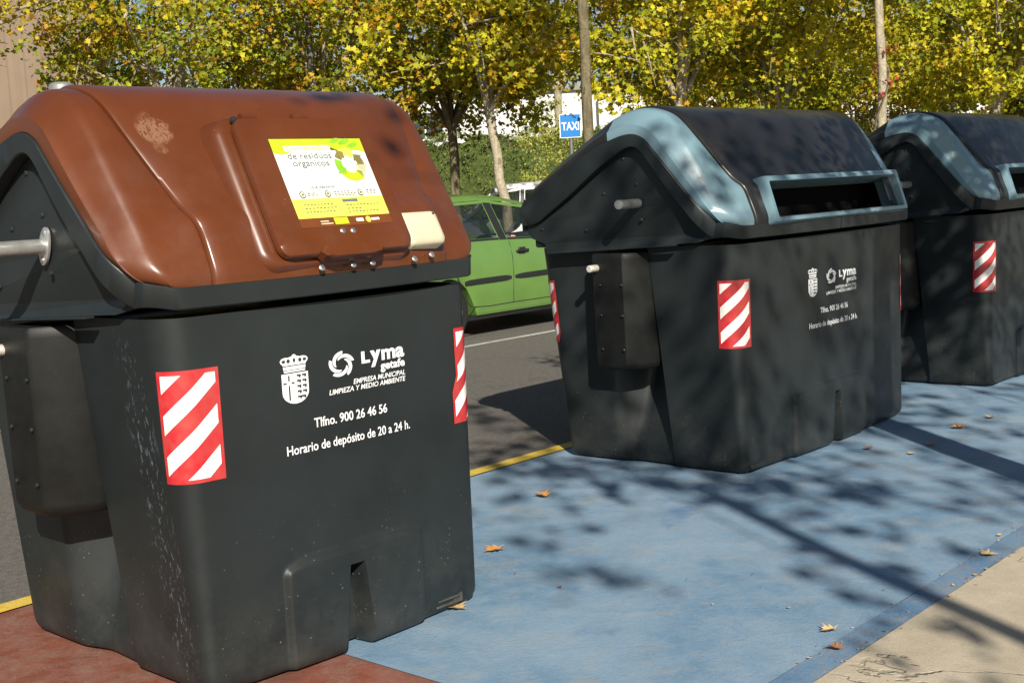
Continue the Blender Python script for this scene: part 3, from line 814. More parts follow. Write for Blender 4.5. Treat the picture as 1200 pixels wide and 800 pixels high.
# ring of three fat bent arrows
def arrow(cx, cy, r0, r1, a0, a1, mat, layer):
    n = 8
    for q in range(n):
        a, b = R(a0 + (a1 - a0) * q / n), R(a0 + (a1 - a0) * (q + 1) / n)
        d.poly([(X(cx + r0 * math.cos(a)), Y(cy + r0 * 1.33 * math.sin(a))), (X(cx + r1 * math.cos(a)), Y(cy + r1 * 1.33 * math.sin(a))), (X(cx + r1 * math.cos(b)), Y(cy + r1 * 1.33 * math.sin(b))), (X(cx + r0 * math.cos(b)), Y(cy + r0 * 1.33 * math.sin(b)))][::-1 if a1 > a0 else 1], mat, layer)
    a = R(a1); t = R(a1 + (24 if a1 > a0 else -24))
    d.poly([(X(cx + (r0 - .025) * math.cos(a)), Y(cy + (r0 - .025) * 1.33 * math.sin(a))), (X(cx + (r1 + .025) * math.cos(a)), Y(cy + (r1 + .025) * 1.33 * math.sin(a))), (X(cx + (r0 + r1) / 2 * math.cos(t)), Y(cy + (r0 + r1) / 2 * 1.33 * math.sin(t)))], mat, layer)
ac = (.775, .66)
arrow(*ac, .085, .165, 200, 300, 'poster_lime', 3); arrow(*ac, .090, .165, 160, 205, 'poster_green', 4)
arrow(*ac, .085, .160, 130, 70, 'poster_yellow', 3); arrow(*ac, .090, .160, 152, 128, 'poster_olive', 4)
arrow(*ac, .080, .165, -55, -8, 'poster_sand', 3); arrow(*ac, .085, .160, -2, 28, 'poster_olive', 4)
for u in (.13, .40, .765):
    d.disc(X(u), Y(.29), .0125, 'poster_grey', 3, 16, .0125); d.disc(X(u), Y(.29), .0085, 'poster_pale', 4, 14)
    d.rect(X(u) - .005, Y(.29) - .004, X(u) + .005, Y(.29) + .004, 'poster_olive', 5)
for u0, u1, v in ((.18, .28, .30), (.18, .30, .275), (.47, .65, .31), (.47, .72, .285), (.47, .70, .262), (.83, .96, .315), (.83, .95, .292), (.83, .94, .268), (.10, .42, .16), (.10, .45, .115), (.10, .42, .070), (.55, .93, .135), (.55, .72, .09), (.55, .90, .05)):
    n = int((u1 - u0) / .035)
    for q in range(n):
        a = u0 + (u1 - u0) * (q + .1) / n; b = u0 + (u1 - u0) * (q + .78) / n
        d.rect(X(a), Y(v), X(b), Y(v) + .0028, 'poster_grey', 3)
d.rect(X(.53), Y(.18), X(.70), Y(.215), 'poster_grey', 2)
d.rect(X(.36), Y(-.095), X(.51), Y(-.012), 'poster_lime', 2); d.rect(X(.21), Y(-.085), X(.34), Y(-.07), 'poster_sand', 2); d.rect(X(.21), Y(-.055), X(.30), Y(-.04), 'poster_sand', 2)
d.rect(X(.60), Y(-.075), X(.68), Y(-.035), 'poster_pale', 2); d.disc(X(.735), Y(-.055), .011, 'poster_yellow', 2, 14); d.rect(X(.77), Y(-.070), X(.86), Y(-.040), 'poster_pale', 2)
d.build('poster', lambda x, w, h: S1(x, w, .0385 + h), flap)

# ------------------------------------------------------------ things lying on the ground
def leaf_outline(n=5):
    out = []
    lobes = [(-62, .62), (-30, .88), (0, 1.0), (30, .88), (62, .62)]
    pts = [(0, -.42, 0)]
    seq = [(.16, -.12), (.62, -.16), (.34, .06), (.82, .34), (.36, .34), (.40, .62), (.16, .56), (0, 1.0)]
    L_ = [(0, -.10)] + seq
    return L_
LEAF_R = [(0, -.12), (.20, -.22), (.66, -.10), (.36, .10), (.84, .38), (.40, .38), (.44, .66), (.17, .60), (0, 1.02)]
def leaf_mesh_points():
    """half outline mirrored; returns verts (x, y) and triangles fanned along the midrib"""
    V = []; F = []
    mid = (0, .22)
    ring = LEAF_R + [(-x, y) for x, y in LEAF_R[-2:0:-1]]
    V = [mid] + ring; n = len(ring)
    F = [(0, 1 + k, 1 + (k + 1) % n) for k in range(n)]
    return V, F
LV, LF = leaf_mesh_points()
simple('dry_leaf_orange', (.52, .24, .06), .7, .3, 0, .3, 30)
simple('dry_leaf_tan', (.50, .36, .17), .7, .3, 0, .3, 30)
simple('dry_leaf_brown', (.24, .11, .05), .7, .3, 0, .3, 30)
def fallen_leaf(px, py, size, rz, mat, label, curl=.5):
    V = []; rr_ = random.Random(int(px * 1000))
    for x, y in LV:
        z = (abs(x) ** 1.5 * .45 + max(0, y) ** 2 * .12) * curl + rr_.uniform(0, .09) * curl
        V.append(Vector((x * size * (1 - .25 * curl), (y - .2) * size, z * size + .012)))
    V2 = V + [Vector((.0, -.32 * size, .012)), Vector((.02 * size, -.75 * size, .02 + .1 * size * curl)), Vector((.05 * size, -.75 * size, .02 + .1 * size * curl)), Vector((.03 * size, -.3 * size, .014))]
    n = len(V)
    o = mesh_obj('fallen_leaf', V2, list(LF) + [(n, n + 1, n + 2, n + 3)], mat, None, False)
    o.location = (px, py, 0); o.rotation_euler = (0, 0, rz)
    tag(o, label, 'leaf', 'fallen leaves around the containers'); return o
FL = [
    (.110, 6.218, .075, .6, 'dry_leaf_orange', 'curled orange leaf lying alone on the blue bay between the two nearest containers', 1.0),
    (-.122, 5.300, .070, 2.2, 'dry_leaf_orange', 'flat orange leaf beside the right side of the brown-lidded container', .4),
    (-.261, 4.556, .070, 4.0, 'dry_leaf_tan', 'tan leaf tucked against the lower right corner of the brown-lidded container', .5),
    (2.57, 7.33, .070, 1.2, 'dry_leaf_orange', 'orange leaf lying in the dark band of shadow right of the middle container', .9),
    (2.27, 6.92, .055, 3.3, 'dry_leaf_orange', 'orange leaf on sunlit blue paint at the edge of the dark shadow band', .7),
    (1.92, 6.90, .050, .3, 'dry_leaf_brown', 'brown leaf at the front foot of the middle container', .8),
    (2.10, 6.72, .035, 5.1, 'dry_leaf_tan', 'small tan leaf fragment in front of the right corner of the middle container', .5),
    (2.86, 7.60, .060, 2.7, 'dry_leaf_tan', 'tan leaf farther back in the shade before the rear container', .8),
    (.975, 3.93, .045, .9, 'dry_leaf_brown', 'brown curled leaf on the painted kerb nearest the camera', 1.0),
    (1.00, 4.10, .050, 2.0, 'dry_leaf_tan', 'tan leaf stuck along the joint of the painted kerb', .9),
    (1.80, 4.84, .055, 4.4, 'dry_leaf_tan', 'pale leaf on the kerb edge near the right side of the photo', .6),
    (.13, 4.73, .020, 3.4, 'dry_leaf_brown', 'tiny brown leaf scrap in the middle of the blue bay', .8)]
for f_ in FL: fallen_leaf(*f_)

# ------------------------------------------------------------ parked cars beyond the lane line
def car_paint(name, c):
    t = NT(name, .28, .5); t.b.inputs['Coat Weight'].default_value = .8; t.b.inputs['Coat Roughness'].default_value = .06
    f = t.noise(3, 5); t.col(t.mix(t.ramp(f, .3, .7), tuple(v * .93 for v in c), tuple(min(1, v * 1.05 + .004) for v in c))); MAT[name] = t.m
car_paint('green_car_paint', (.108, .215, .045)); car_paint('white_car_paint', (.70, .71, .72)); car_paint('dark_car_paint', (.02, .028, .045)); car_paint('red_car_paint', (.25, .03, .03))
def glass(name, c, alpha):
    t = NT(name, .04, .6); t.col(c); t.b.inputs['Alpha'].default_value = alpha; MAT[name] = t.m
glass('tinted_glass', (.010, .016, .016), .50)
simple('car_trim', (.016, .017, .018), .5, .4, 0, .1)
simple('seat_cloth', (.30, .42, .30), .85, .2, 0, .15, 30)
simple('lamp_glass', (.55, .08, .05), .15, .6, 0, .05)
simple('clear_lamp', (.65, .66, .66), .12, .6, 0, .05)

def build_car(name, label, cat, loc, rz, paintm, top, zb=.24, halfw=.83, group=None, wheels=(.80, 3.30), windows=None, belt=None, length=4.0):
    """top: roof line as (s, z); belt: bottom edge of the windows as (s, z). The nose points to +X; the near side is -Y (y=0 is the side plane)."""
    root = thing(name, label, cat, loc, rz, group)
    n = 56
    def interp(tab, s):
        for (a, za), (b, zb_) in zip(tab, tab[1:]):
            if s <= b: return za + (zb_ - za) * max(0, s - a) / max(1e-6, b - a)
        return tab[-1][1]
    lower = belt
    # lower body: from the sill to the belt line, slightly barrel shaped
    rows = []
    ss = [length * k / n for k in range(n + 1)]
    for s in ss:
        e = min(s, length - s) / .42; taper = 1 - .20 * max(0, 1 - e) ** 2
        w = halfw * taper; zt = interp(belt, s); z0 = zb
        for wc in wheels:
            d = abs(s - wc)
            if d < .36: z0 = max(z0, .30 + math.sqrt(max(0, .36 ** 2 - d * d)))
        z0 = min(z0, zt - .08)
        prof = [(w * .97, z0), (w * .99, z0 + .04), (w, z0 + .35 * (zt - z0)), (w * .995, z0 + .62 * (zt - z0)), (w * .975, z0 + .86 * (zt - z0)), (w * .945, zt), (w * .90, zt + .012)]
        row = [Vector((s, halfw - y, z)) for y, z in prof] + [Vector((s, halfw + y, z)) for y, z in reversed(prof)]
        rows.append(row)
    mb = MB(); mb.rings(rows, False, False, True)
    mb.add([Vector(p) for p in rows[0]], [tuple(range(len(rows[0])))]); mb.add([Vector(p) for p in rows[-1]], [tuple(reversed(range(len(rows[0]))))])
    body = mb.build('body', paintm, root, True, 38)
    # roof and pillars
    def sec(s):
        zt = interp(top, s); zl = interp(belt, s) + .008; h = max(.002, zt - zl); k = min(1, h / .45)
        return [(halfw * .925, zl), (halfw * (.925 - .15 * k * .9), zl + h * .86), (halfw * (.925 - .20 * k), zl + h * .955), (halfw * (.88 - .42 * k * .6), zl + h * .995), (halfw * .25, zt + .012 * k)], zl, zt
    s0, s1 = windows['cabin']
    m_ = 60; cs = [s0 + (s1 - s0) * k / m_ for k in range(m_ + 1)]
    side = windows['side']      # list of (s_bottom_left, s_bottom_right, s_top_left, s_top_right)
    def side_pt(s, t, sg, out=0):   # t from the belt (0) to the gutter (1)
        sc, zl, zt = sec(s); (ya, za), (yb, zb_) = sc[0], sc[1]
        y = ya + (yb - ya) * t + out; z = za + (zb_ - za) * t
        return Vector((s, halfw - sg * y, z))
    roof = MB(); P = []
    for s in cs:
        sc, zl, zt = sec(s); pr = sc[1:]
        P.append([Vector((s, halfw - y, z)) for y, z in pr] + [Vector((s, halfw + y, z)) for y, z in reversed(pr)])
    ra, rb = windows['roof']
    P2 = [p for p, s in zip(P, cs) if ra <= s <= rb]
    roof.rings(P2, False, False, False)
    # side frames: strips of paint round each pane
    def quadstrip(sa, sb, ta, tb, sg, mat_mb, out):
        q = []
        k = 8
        for i in range(k + 1):
            t = ta + (tb - ta) * i / k
            a = sa[0] + (sa[1] - sa[0]) * t; b = sb[0] + (sb[1] - sb[0]) * t
            q.append((side_pt(a, t, sg, out), side_pt(b, t, sg, out)))
        for i in range(k):
            mat_mb.add([q[i][0], q[i][1], q[i + 1][1], q[i + 1][0]], [(0, 1, 2, 3) if sg > 0 else (3, 2, 1, 0)])
    edges = [(s0 + .0, ra)] + [(x_[k] if False else v) for x_ in [] for k in []]
    bounds = [(s0, ra)]
    for sd_ in side: bounds += [(sd_[0], sd_[2]), (sd_[1], sd_[3])]
    bounds += [(s1, rb)]
    for sg in (1, -1):
        for k in range(0, len(bounds), 2): quadstrip(bounds[k], bounds[k + 1], 0, 1, sg, roof, .0)
        for sd_ in side:
            quadstrip((sd_[0], sd_[2]), (sd_[1], sd_[3]), .93, 1, sg, roof, .0); quadstrip((sd_[0], sd_[2]), (sd_[1], sd_[3]), 0, .05, sg, roof, .0)
    roof.build('roof', paintm, root, True, 38)
    for sg in (1, -1):
        for sd_ in side:
            g = MB(); quadstrip((sd_[0], sd_[2]), (sd_[1], sd_[3]), .05, .93, sg, g, -.008); g.build('side_window', 'tinted_glass', root, False)
        # dark pillar between the panes
        for a, b in zip(side, side[1:]):
            g = MB(); quadstrip((a[1] + .012, a[3] + .012), (b[0] - .012, b[2] - .012), .0, .95, sg, g, .004); g.build('pillar_trim', 'car_trim', root, False)
        g = MB()
        for a in side: quadstrip((a[0], a[2]), (a[1], a[3]), -.01, .045, sg, g, .006)
        g.build('window_seal', 'car_trim', root, False)
    # windscreen and rear screen
    for nm, sa, sb in (('rear_window', s0, ra), ('windscreen', s1, rb)):
        g = MB()
        ya = halfw * .80
        za, zb_ = interp(belt, sa) + .02, interp(top, sb) - .01
        g.add([(sa, halfw - ya, za), (sa, halfw + ya, za), (sb, halfw + ya * .88, zb_), (sb, halfw - ya * .88, zb_)], [(0, 1, 2, 3)])
        g.build(nm, 'tinted_glass', root, False)
    # wheels
    for wc in wheels:
        for sg in (0, 1):
            y0 = .03 if sg == 0 else halfw * 2 - .03; dy = 1 if sg == 0 else -1
            g = MB(); g.tube([(wc, y0, .30), (wc, y0 + dy * .02, .30), (wc, y0 + dy * .17, .30), (wc, y0 + dy * .19, .30)], [.27, .30, .30, .27], 28); w_ = g.build('wheel', 'rubber', root, True, 30)
            g = MB(); g.tube([(wc, y0 - dy * .004, .30), (wc, y0 + dy * .01, .30)], [.19, .20], 24)
            for k in range(5):
                a = 2 * math.pi * k / 5; g.box((wc + .10 * math.cos(a), y0 - dy * .008, .30 + .10 * math.sin(a)), (.15, .012, .035), .003, Matrix.Rotation(-a, 3, 'Y'))
            g.build('hub_cap', 'bare_steel', w_, True, 30)
    # interior
    g = MB(); g.box((length * .48, halfw, .42), (length * .62, halfw * 1.6, .30), .03); g.build('cabin_floor', 'car_trim', root)
    for sx_ in windows['seats']:
        for yy in (halfw * .55, halfw * 1.45):
            g = MB(); g.box((sx_, yy, .78), (.17, .48, .58), .06, Matrix.Rotation(R(-14), 3, 'Y')); g.box((sx_ + .24, yy, .56), (.50, .48, .16), .05)
            st_ = g.build('seat', 'seat_cloth', root)
            g = MB(); g.box((sx_ - .09, yy, 1.17), (.12, .27, .19), .055, Matrix.Rotation(R(-10), 3, 'Y')); g.build('headrest', 'seat_cloth', st_)
    # lamps and bumpers
    for yy in (.14, halfw * 2 - .14):
        g = MB(); g.box((.05, yy, interp(belt, .05) - .13), (.10, .16, .22), .03); g.build('tail_light', 'lamp_glass', root)
        g = MB(); g.box((length - .10, yy + (.05 if yy < .5 else -.05), interp(belt, length) - .10), (.20, .24, .13), .04); g.build('headlight', 'clear_lamp', root)
    for sx_ in (.02, length - .02):
        g = MB(); g.box((sx_, halfw, .42), (.12, halfw * 1.62, .22), .04); g.build('bumper', 'car_trim', root)
    return root, side_pt, interp

BELT = [(0, .98), (.5, 1.03), (1.6, 1.02), (2.75, .985), (3.15, .93), (3.7, .82), (4.0, .66)]
TOP = [(0, .98), (.22, 1.30), (.42, 1.44), (.9, 1.515), (1.45, 1.530), (1.9, 1.500), (2.3, 1.42), (2.9, 1.14), (3.18, .95), (4.0, .70)]
s_rear = 8.68
green, sp_, ip_ = build_car('green_car', 'lime green hatchback parked across the lane between the two nearest containers', 'car', st(s_rear, 9.36), R(48), 'green_car_paint', TOP,
    windows=dict(cabin=(.02, 3.15), roof=(.35, 2.25), side=[(.62, .80, .62, .74), (.88, 1.66, .84, 1.52), (1.80, 2.86, 1.66, 2.20)], seats=(1.20, 2.05)), belt=BELT, group='cars parked beyond the lane')
# doors of the green car: seams, handles, rubbing strips
def on_side(s, z, out=.0):
    """point on the near flank of the green car body"""
    zt = ip_(BELT, s); z0 = .24; k = (z - z0) / (zt - z0); w = .83
    tab = [(0, .97), (.06, .99), (.35, 1.0), (.62, .995), (.86, .975), (1, .945)]
    kk = .97
    for (a, va), (b, vb) in zip(tab, tab[1:]):
        if a <= k <= b: kk = va + (vb - va) * (k - a) / (b - a)
    return Vector((s, .83 - w * kk - out, z))
for pts in ([(1.80, 1.0), (1.815, .85), (1.81, .65), (1.79, .45), (1.79, .33)], [(1.79, .33), (1.4, .325), (1.12, .34), (1.06, .38), (1.02, .48), (.93, .66), (.86, .85), (.86, 1.01)], [(2.95, .97), (2.97, .7), (2.93, .42), (2.85, .33), (1.79, .33)]):
    g = MB(); g.tube([on_side(s, z, .0005) for s, z in pts], .0045, 6); g.build('door_seam', 'car_trim', green)
for a, b in ((1.03, 1.76), (1.83, 2.9)):
    g = MB(); rs = []
    for k in range(13):
        s = a + (b - a) * k / 12; e = 1 - .5 * (abs(k - 6) / 6) ** 8
        rs.append([on_side(s, .60 + .030 * e + .01 * (s - 1), .0), on_side(s, .60 + .026 * e + .01 * (s - 1), .014), on_side(s, .60 - .026 * e + .01 * (s - 1), .014), on_side(s, .60 - .030 * e + .01 * (s - 1), .0)])
    g.rings(rs, True, True); g.build('rubbing_strip', 'car_trim', green, True, 30)
for a in (1.87, .93):
    g = MB(); g.box(on_side(a + .11, .885, .018), (.20, .022, .030), .008); g.box(on_side(a + .11, .885, .004), (.11, .016, .075), .006); g.build('door_handle', 'car_trim', green)
g = MB(); g.rings([[on_side(s, .25, -.02) for s in (.4, 1.0, 2.0, 3.0, 3.8)][:5], [on_side(s, .19, -.03) for s in (.4, 1.0, 2.0, 3.0, 3.8)]], False, False, False); g.build('sill', 'car_trim', green)

VB = [(0, 1.05), (1, 1.08), (3.0, 1.05), (3.6, .98), (4.2, .80), (4.4, .68)]
VT = [(0, 1.10), (.10, 1.60), (.3, 1.70), (1.5, 1.73), (2.4, 1.70), (2.8, 1.58), (3.5, 1.12), (3.8, .98), (4.4, .75)]
vw = dict(cabin=(.02, 3.65), roof=(.2, 2.65), side=[(.3, 1.1, .3, 1.1), (1.2, 2.1, 1.2, 2.05), (2.2, 3.3, 2.15, 2.65)], seats=(1.5, 2.4))
build_car('white_van', 'white van parked behind the green car, in front of the hedge', 'van', (2.35, 26.0, 0), R(184), 'white_car_paint', VT, belt=VB, windows=vw, group='cars parked beyond the lane', length=4.4, wheels=(.85, 3.6))
build_car('dark_car', 'dark blue car whose roof shows right of the pale trunk, below the white van', 'car', (.05, 17.4, 0), R(6), 'dark_car_paint', TOP, belt=BELT, windows=dict(cabin=(.02, 3.15), roof=(.35, 2.25), side=[(.62, .80, .62, .74), (.88, 1.66, .84, 1.52), (1.80, 2.86, 1.66, 2.20)], seats=(1.2, 2.05)), group='cars parked beyond the lane')
build_car('red_car', 'dark red car with only its roof showing left of the white van', 'car', (-4.55, 18.2, 0), R(6), 'red_car_paint', TOP, belt=BELT, windows=dict(cabin=(.02, 3.15), roof=(.35, 2.25), side=[(.62, .80, .62, .74), (.88, 1.66, .84, 1.52), (1.80, 2.86, 1.66, 2.20)], seats=(1.2, 2.05)), group='cars parked beyond the lane')

# ------------------------------------------------------------ trees
def leaf_mat(name, trans=.38):
    t = NT(name, .55, .35)
    at = t.n('ShaderNodeAttribute'); at.attribute_name = 'tint'
    t.col(at.outputs['Color'])
    tr = t.n('ShaderNodeBsdfTranslucent'); t.l(at.outputs['Color'], tr.inputs[0])
    mx = t.n('ShaderNodeMixShader'); mx.inputs[0].default_value = trans
    out = t.t.nodes['Material Output']
    t.l(t.b.outputs[0], mx.inputs[1]); t.l(tr.outputs[0], mx.inputs[2]); t.l(mx.outputs[0], out.inputs[0])
    MAT[name] = t.m
leaf_mat('plane_tree_leaf'); leaf_mat('hedge_leaf', .15)
def bark(name, a, b, c):
    t = NT(name, .85, .2)
    f = t.noise(7, 5, .6, .6, None, (1, 1, .45)); g = t.noise(30, 5)
    col = t.mix(t.ramp(f, .42, .50), a, b); col = t.mix(t.ramp(f, .58, .64), col, c)
    col = t.mix(t.ramp(g, .35, .75, 0, .5), col, tuple(v * .5 for v in a))
    t.col(col); t.bump(t.math('ADD', f, g), .6, .02); MAT[name] = t.m
bark('pale_bark', (.30, .26, .18), (.42, .37, .27), (.20, .165, .11)); bark('dark_bark', (.13, .105, .06), (.20, .17, .10), (.07, .055, .035))
PAL = dict(
    yellow=[(.64, .58, .025), (.50, .50, .022), (.68, .58, .03), (.30, .34, .018), (.55, .32, .015), (.10, .15, .01)],
    mixed=[(.50, .48, .02), (.30, .37, .018), (.58, .50, .025), (.15, .22, .012), (.52, .25, .015), (.06, .10, .008)],
    green=[(.16, .23, .015), (.25, .30, .02), (.09, .15, .012), (.38, .36, .02), (.05, .09, .008)],
    dark=[(.06, .10, .02), (.09, .13, .025), (.13, .17, .03), (.19, .20, .035)])
def leaf_cloud(name, clusters, size, mat, pal, parent, seed, shape='plane', orient=None):
    """clusters: (centre, radius, count, palette index bias)"""
    import numpy as np
    rg = np.random.default_rng(seed)
    if shape == 'plane':
        base = np.array([(x, y - .1, 0) for x, y in [(0, .2), (0, -.15), (.55, -.18), (.36, .08), (.84, .38), (.40, .42), (0, 1.0), (-.40, .42), (-.84, .38), (-.36, .08), (-.55, -.18)]])
        tris = np.array([(0, k, k + 1 if k < 10 else 1) for k in range(1, 11)])
    else:
        base = np.array([(0, -.5, 0), (.26, 0, .06), (0, .6, 0), (-.26, 0, .06)]); tris = np.array([(0, 1, 2), (0, 2, 3)])
    C = []; S = []; T = []
    for c, r_, n, bias in clusters:
        d = rg.normal(size=(n, 3)); d /= np.linalg.norm(d, axis=1)[:, None]
        rad = r_ * rg.random(n) ** .45
        C.append(np.array(c) + d * rad[:, None] * np.array([1, 1, .72])); S.append(size * rg.uniform(.45, 1.45, n))
        p = np.array(pal)[rg.integers(0, len(pal), n)]
        b = np.array(pal)[bias % len(pal)]
        T.append((p * .5 + b * .5) * rg.uniform(.75, 1.2, (n, 1)))
    C = np.concatenate(C); S = np.concatenate(S); T = np.concatenate(T); N = len(C)
    # random facing: mostly outward and up, leaves droop
    nrm = rg.normal(size=(N, 3)) * .75 + np.array([0, -.50, .55]); nrm /= np.linalg.norm(nrm, axis=1)[:, None]
    ref = rg.normal(size=(N, 3)); ref[:, 2] -= .6
    u = np.cross(nrm, ref); u /= np.linalg.norm(u, axis=1)[:, None]; v = np.cross(nrm, u)
    b = base
    fold = np.abs(b[:, 0]) * .28
    V = C[:, None, :] + (u[:, None, :] * b[None, :, 0:1] + v[:, None, :] * b[None, :, 1:2] + nrm[:, None, :] * (b[None, :, 2:3] + fold[None, :, None])) * (S[:, None, None] * .5)
    nb_ = len(b); V = V.reshape(-1, 3)
    F = (np.arange(N)[:, None, None] * nb_ + tris[None]).reshape(-1, 3)
    me = bpy.data.meshes.new(name); me.vertices.add(len(V)); me.vertices.foreach_set('co', V.astype('f').ravel())
    me.loops.add(F.size); me.loops.foreach_set('vertex_index', F.astype('i').ravel())
    me.polygons.add(len(F)); me.polygons.foreach_set('loop_start', np.arange(0, F.size, 3, dtype='i')); me.polygons.foreach_set('loop_total', np.full(len(F), 3, dtype='i'))
    at = me.attributes.new('tint', 'FLOAT_COLOR', 'POINT')
    col = np.repeat(np.concatenate([T, np.ones((N, 1))], 1), nb_, axis=0).astype('f'); at.data.foreach_set('color', col.ravel())
    me.materials.append(MAT[mat]); me.update(); me.validate()
    o = bpy.data.objects.new(name, me); COL.objects.link(o)
    if parent: o.parent = parent
    return o

def tree(name, label, loc, trunk_r, fork, crown_c, crown_r, pal, seed, n_cl=110, leaves=92, lean=(0, 0), barkm='pale_bark', group=None, size=.108, low=None, dens_top=.55, twig=1.0):
    rr_ = random.Random(seed)
    root = thing(name, label, 'tree', loc, 0, group)
    tb = MB(); cx, cy, cz = crown_c
    pts = []; rad = []
    for k in range(9):
        t = k / 8; z = fork * t
        pts.append((lean[0] * t + rr_.uniform(-.02, .02), lean[1] * t, z)); rad.append(trunk_r * (1.25 - .25 * min(1, t * 5)) * (1 - .22 * t))
    tb.tube(pts, rad, 12)
    top = Vector(pts[-1]); limbs = []
    for k in range(7):
        a = 2 * math.pi * k / 7 + rr_.uniform(-.4, .4)
        e = Vector((cx + crown_r[0] * .8 * math.cos(a), cy + crown_r[1] * .8 * math.sin(a), cz + rr_.uniform(-.45, .6) * crown_r[2]))
        limbs.append(e)
    limbs.append(Vector((cx, cy, cz + crown_r[2] * .8)))
    br = []
    for e in limbs:
        mid = top.lerp(e, .45) + Vector((rr_.uniform(-.2, .2), rr_.uniform(-.2, .2), rr_.uniform(.05, .4)))
        pp = crom([top - Vector((0, 0, .1)), top.lerp(mid, .5), mid, e], 3); br.append(pp)
        tb.tube(pp, [trunk_r * .62 * twig * (1 - .85 * i / (len(pp) - 1)) for i in range(len(pp))], 7)
        for q in range(7):
            st0 = pp[rr_.randint(3, len(pp) - 1)]
            e2 = st0 + Vector((rr_.gauss(0, .6), rr_.gauss(0, .6), rr_.gauss(.1, .5)))
            m2 = st0.lerp(e2, .5) + Vector((0, 0, rr_.uniform(0, .15)))
            tb.tube([st0, m2, e2], [trunk_r * .16, trunk_r * .10, trunk_r * .03], 5); br.append([st0, m2, e2])
    tb.build('trunk', barkm, root, True, 60)
    cl = []
    for k in range(int(n_cl * (1.25 if name != 'street_tree' else 1))):
        if rr_.random() < .55:
            b = rr_.choice(br); p = Vector(b[-1]).lerp(Vector(b[len(b) // 2]), rr_.random() * .7) + Vector((rr_.gauss(0, .3), rr_.gauss(0, .3), rr_.gauss(0, .25)))
        else:
            d = Vector((rr_.gauss(0, 1), rr_.gauss(0, 1), rr_.gauss(0, 1))).normalized() * (rr_.random() ** .35)
            p = Vector((cx + d.x * crown_r[0], cy + d.y * crown_r[1], cz + d.z * crown_r[2]))
        if low is not None and p.z < low: p.z = low + rr_.random() * .5
        n = leaves if p.z + loc[2] < 5.2 else int(leaves * dens_top)
        cl.append((tuple(p), rr_.uniform(.28, .52), n, rr_.randint(0, 5)))
    leaf_cloud('crown', cl, size, 'plane_tree_leaf', PAL[pal], root, seed)
    return root
TG = 'autumn trees beyond the car park'
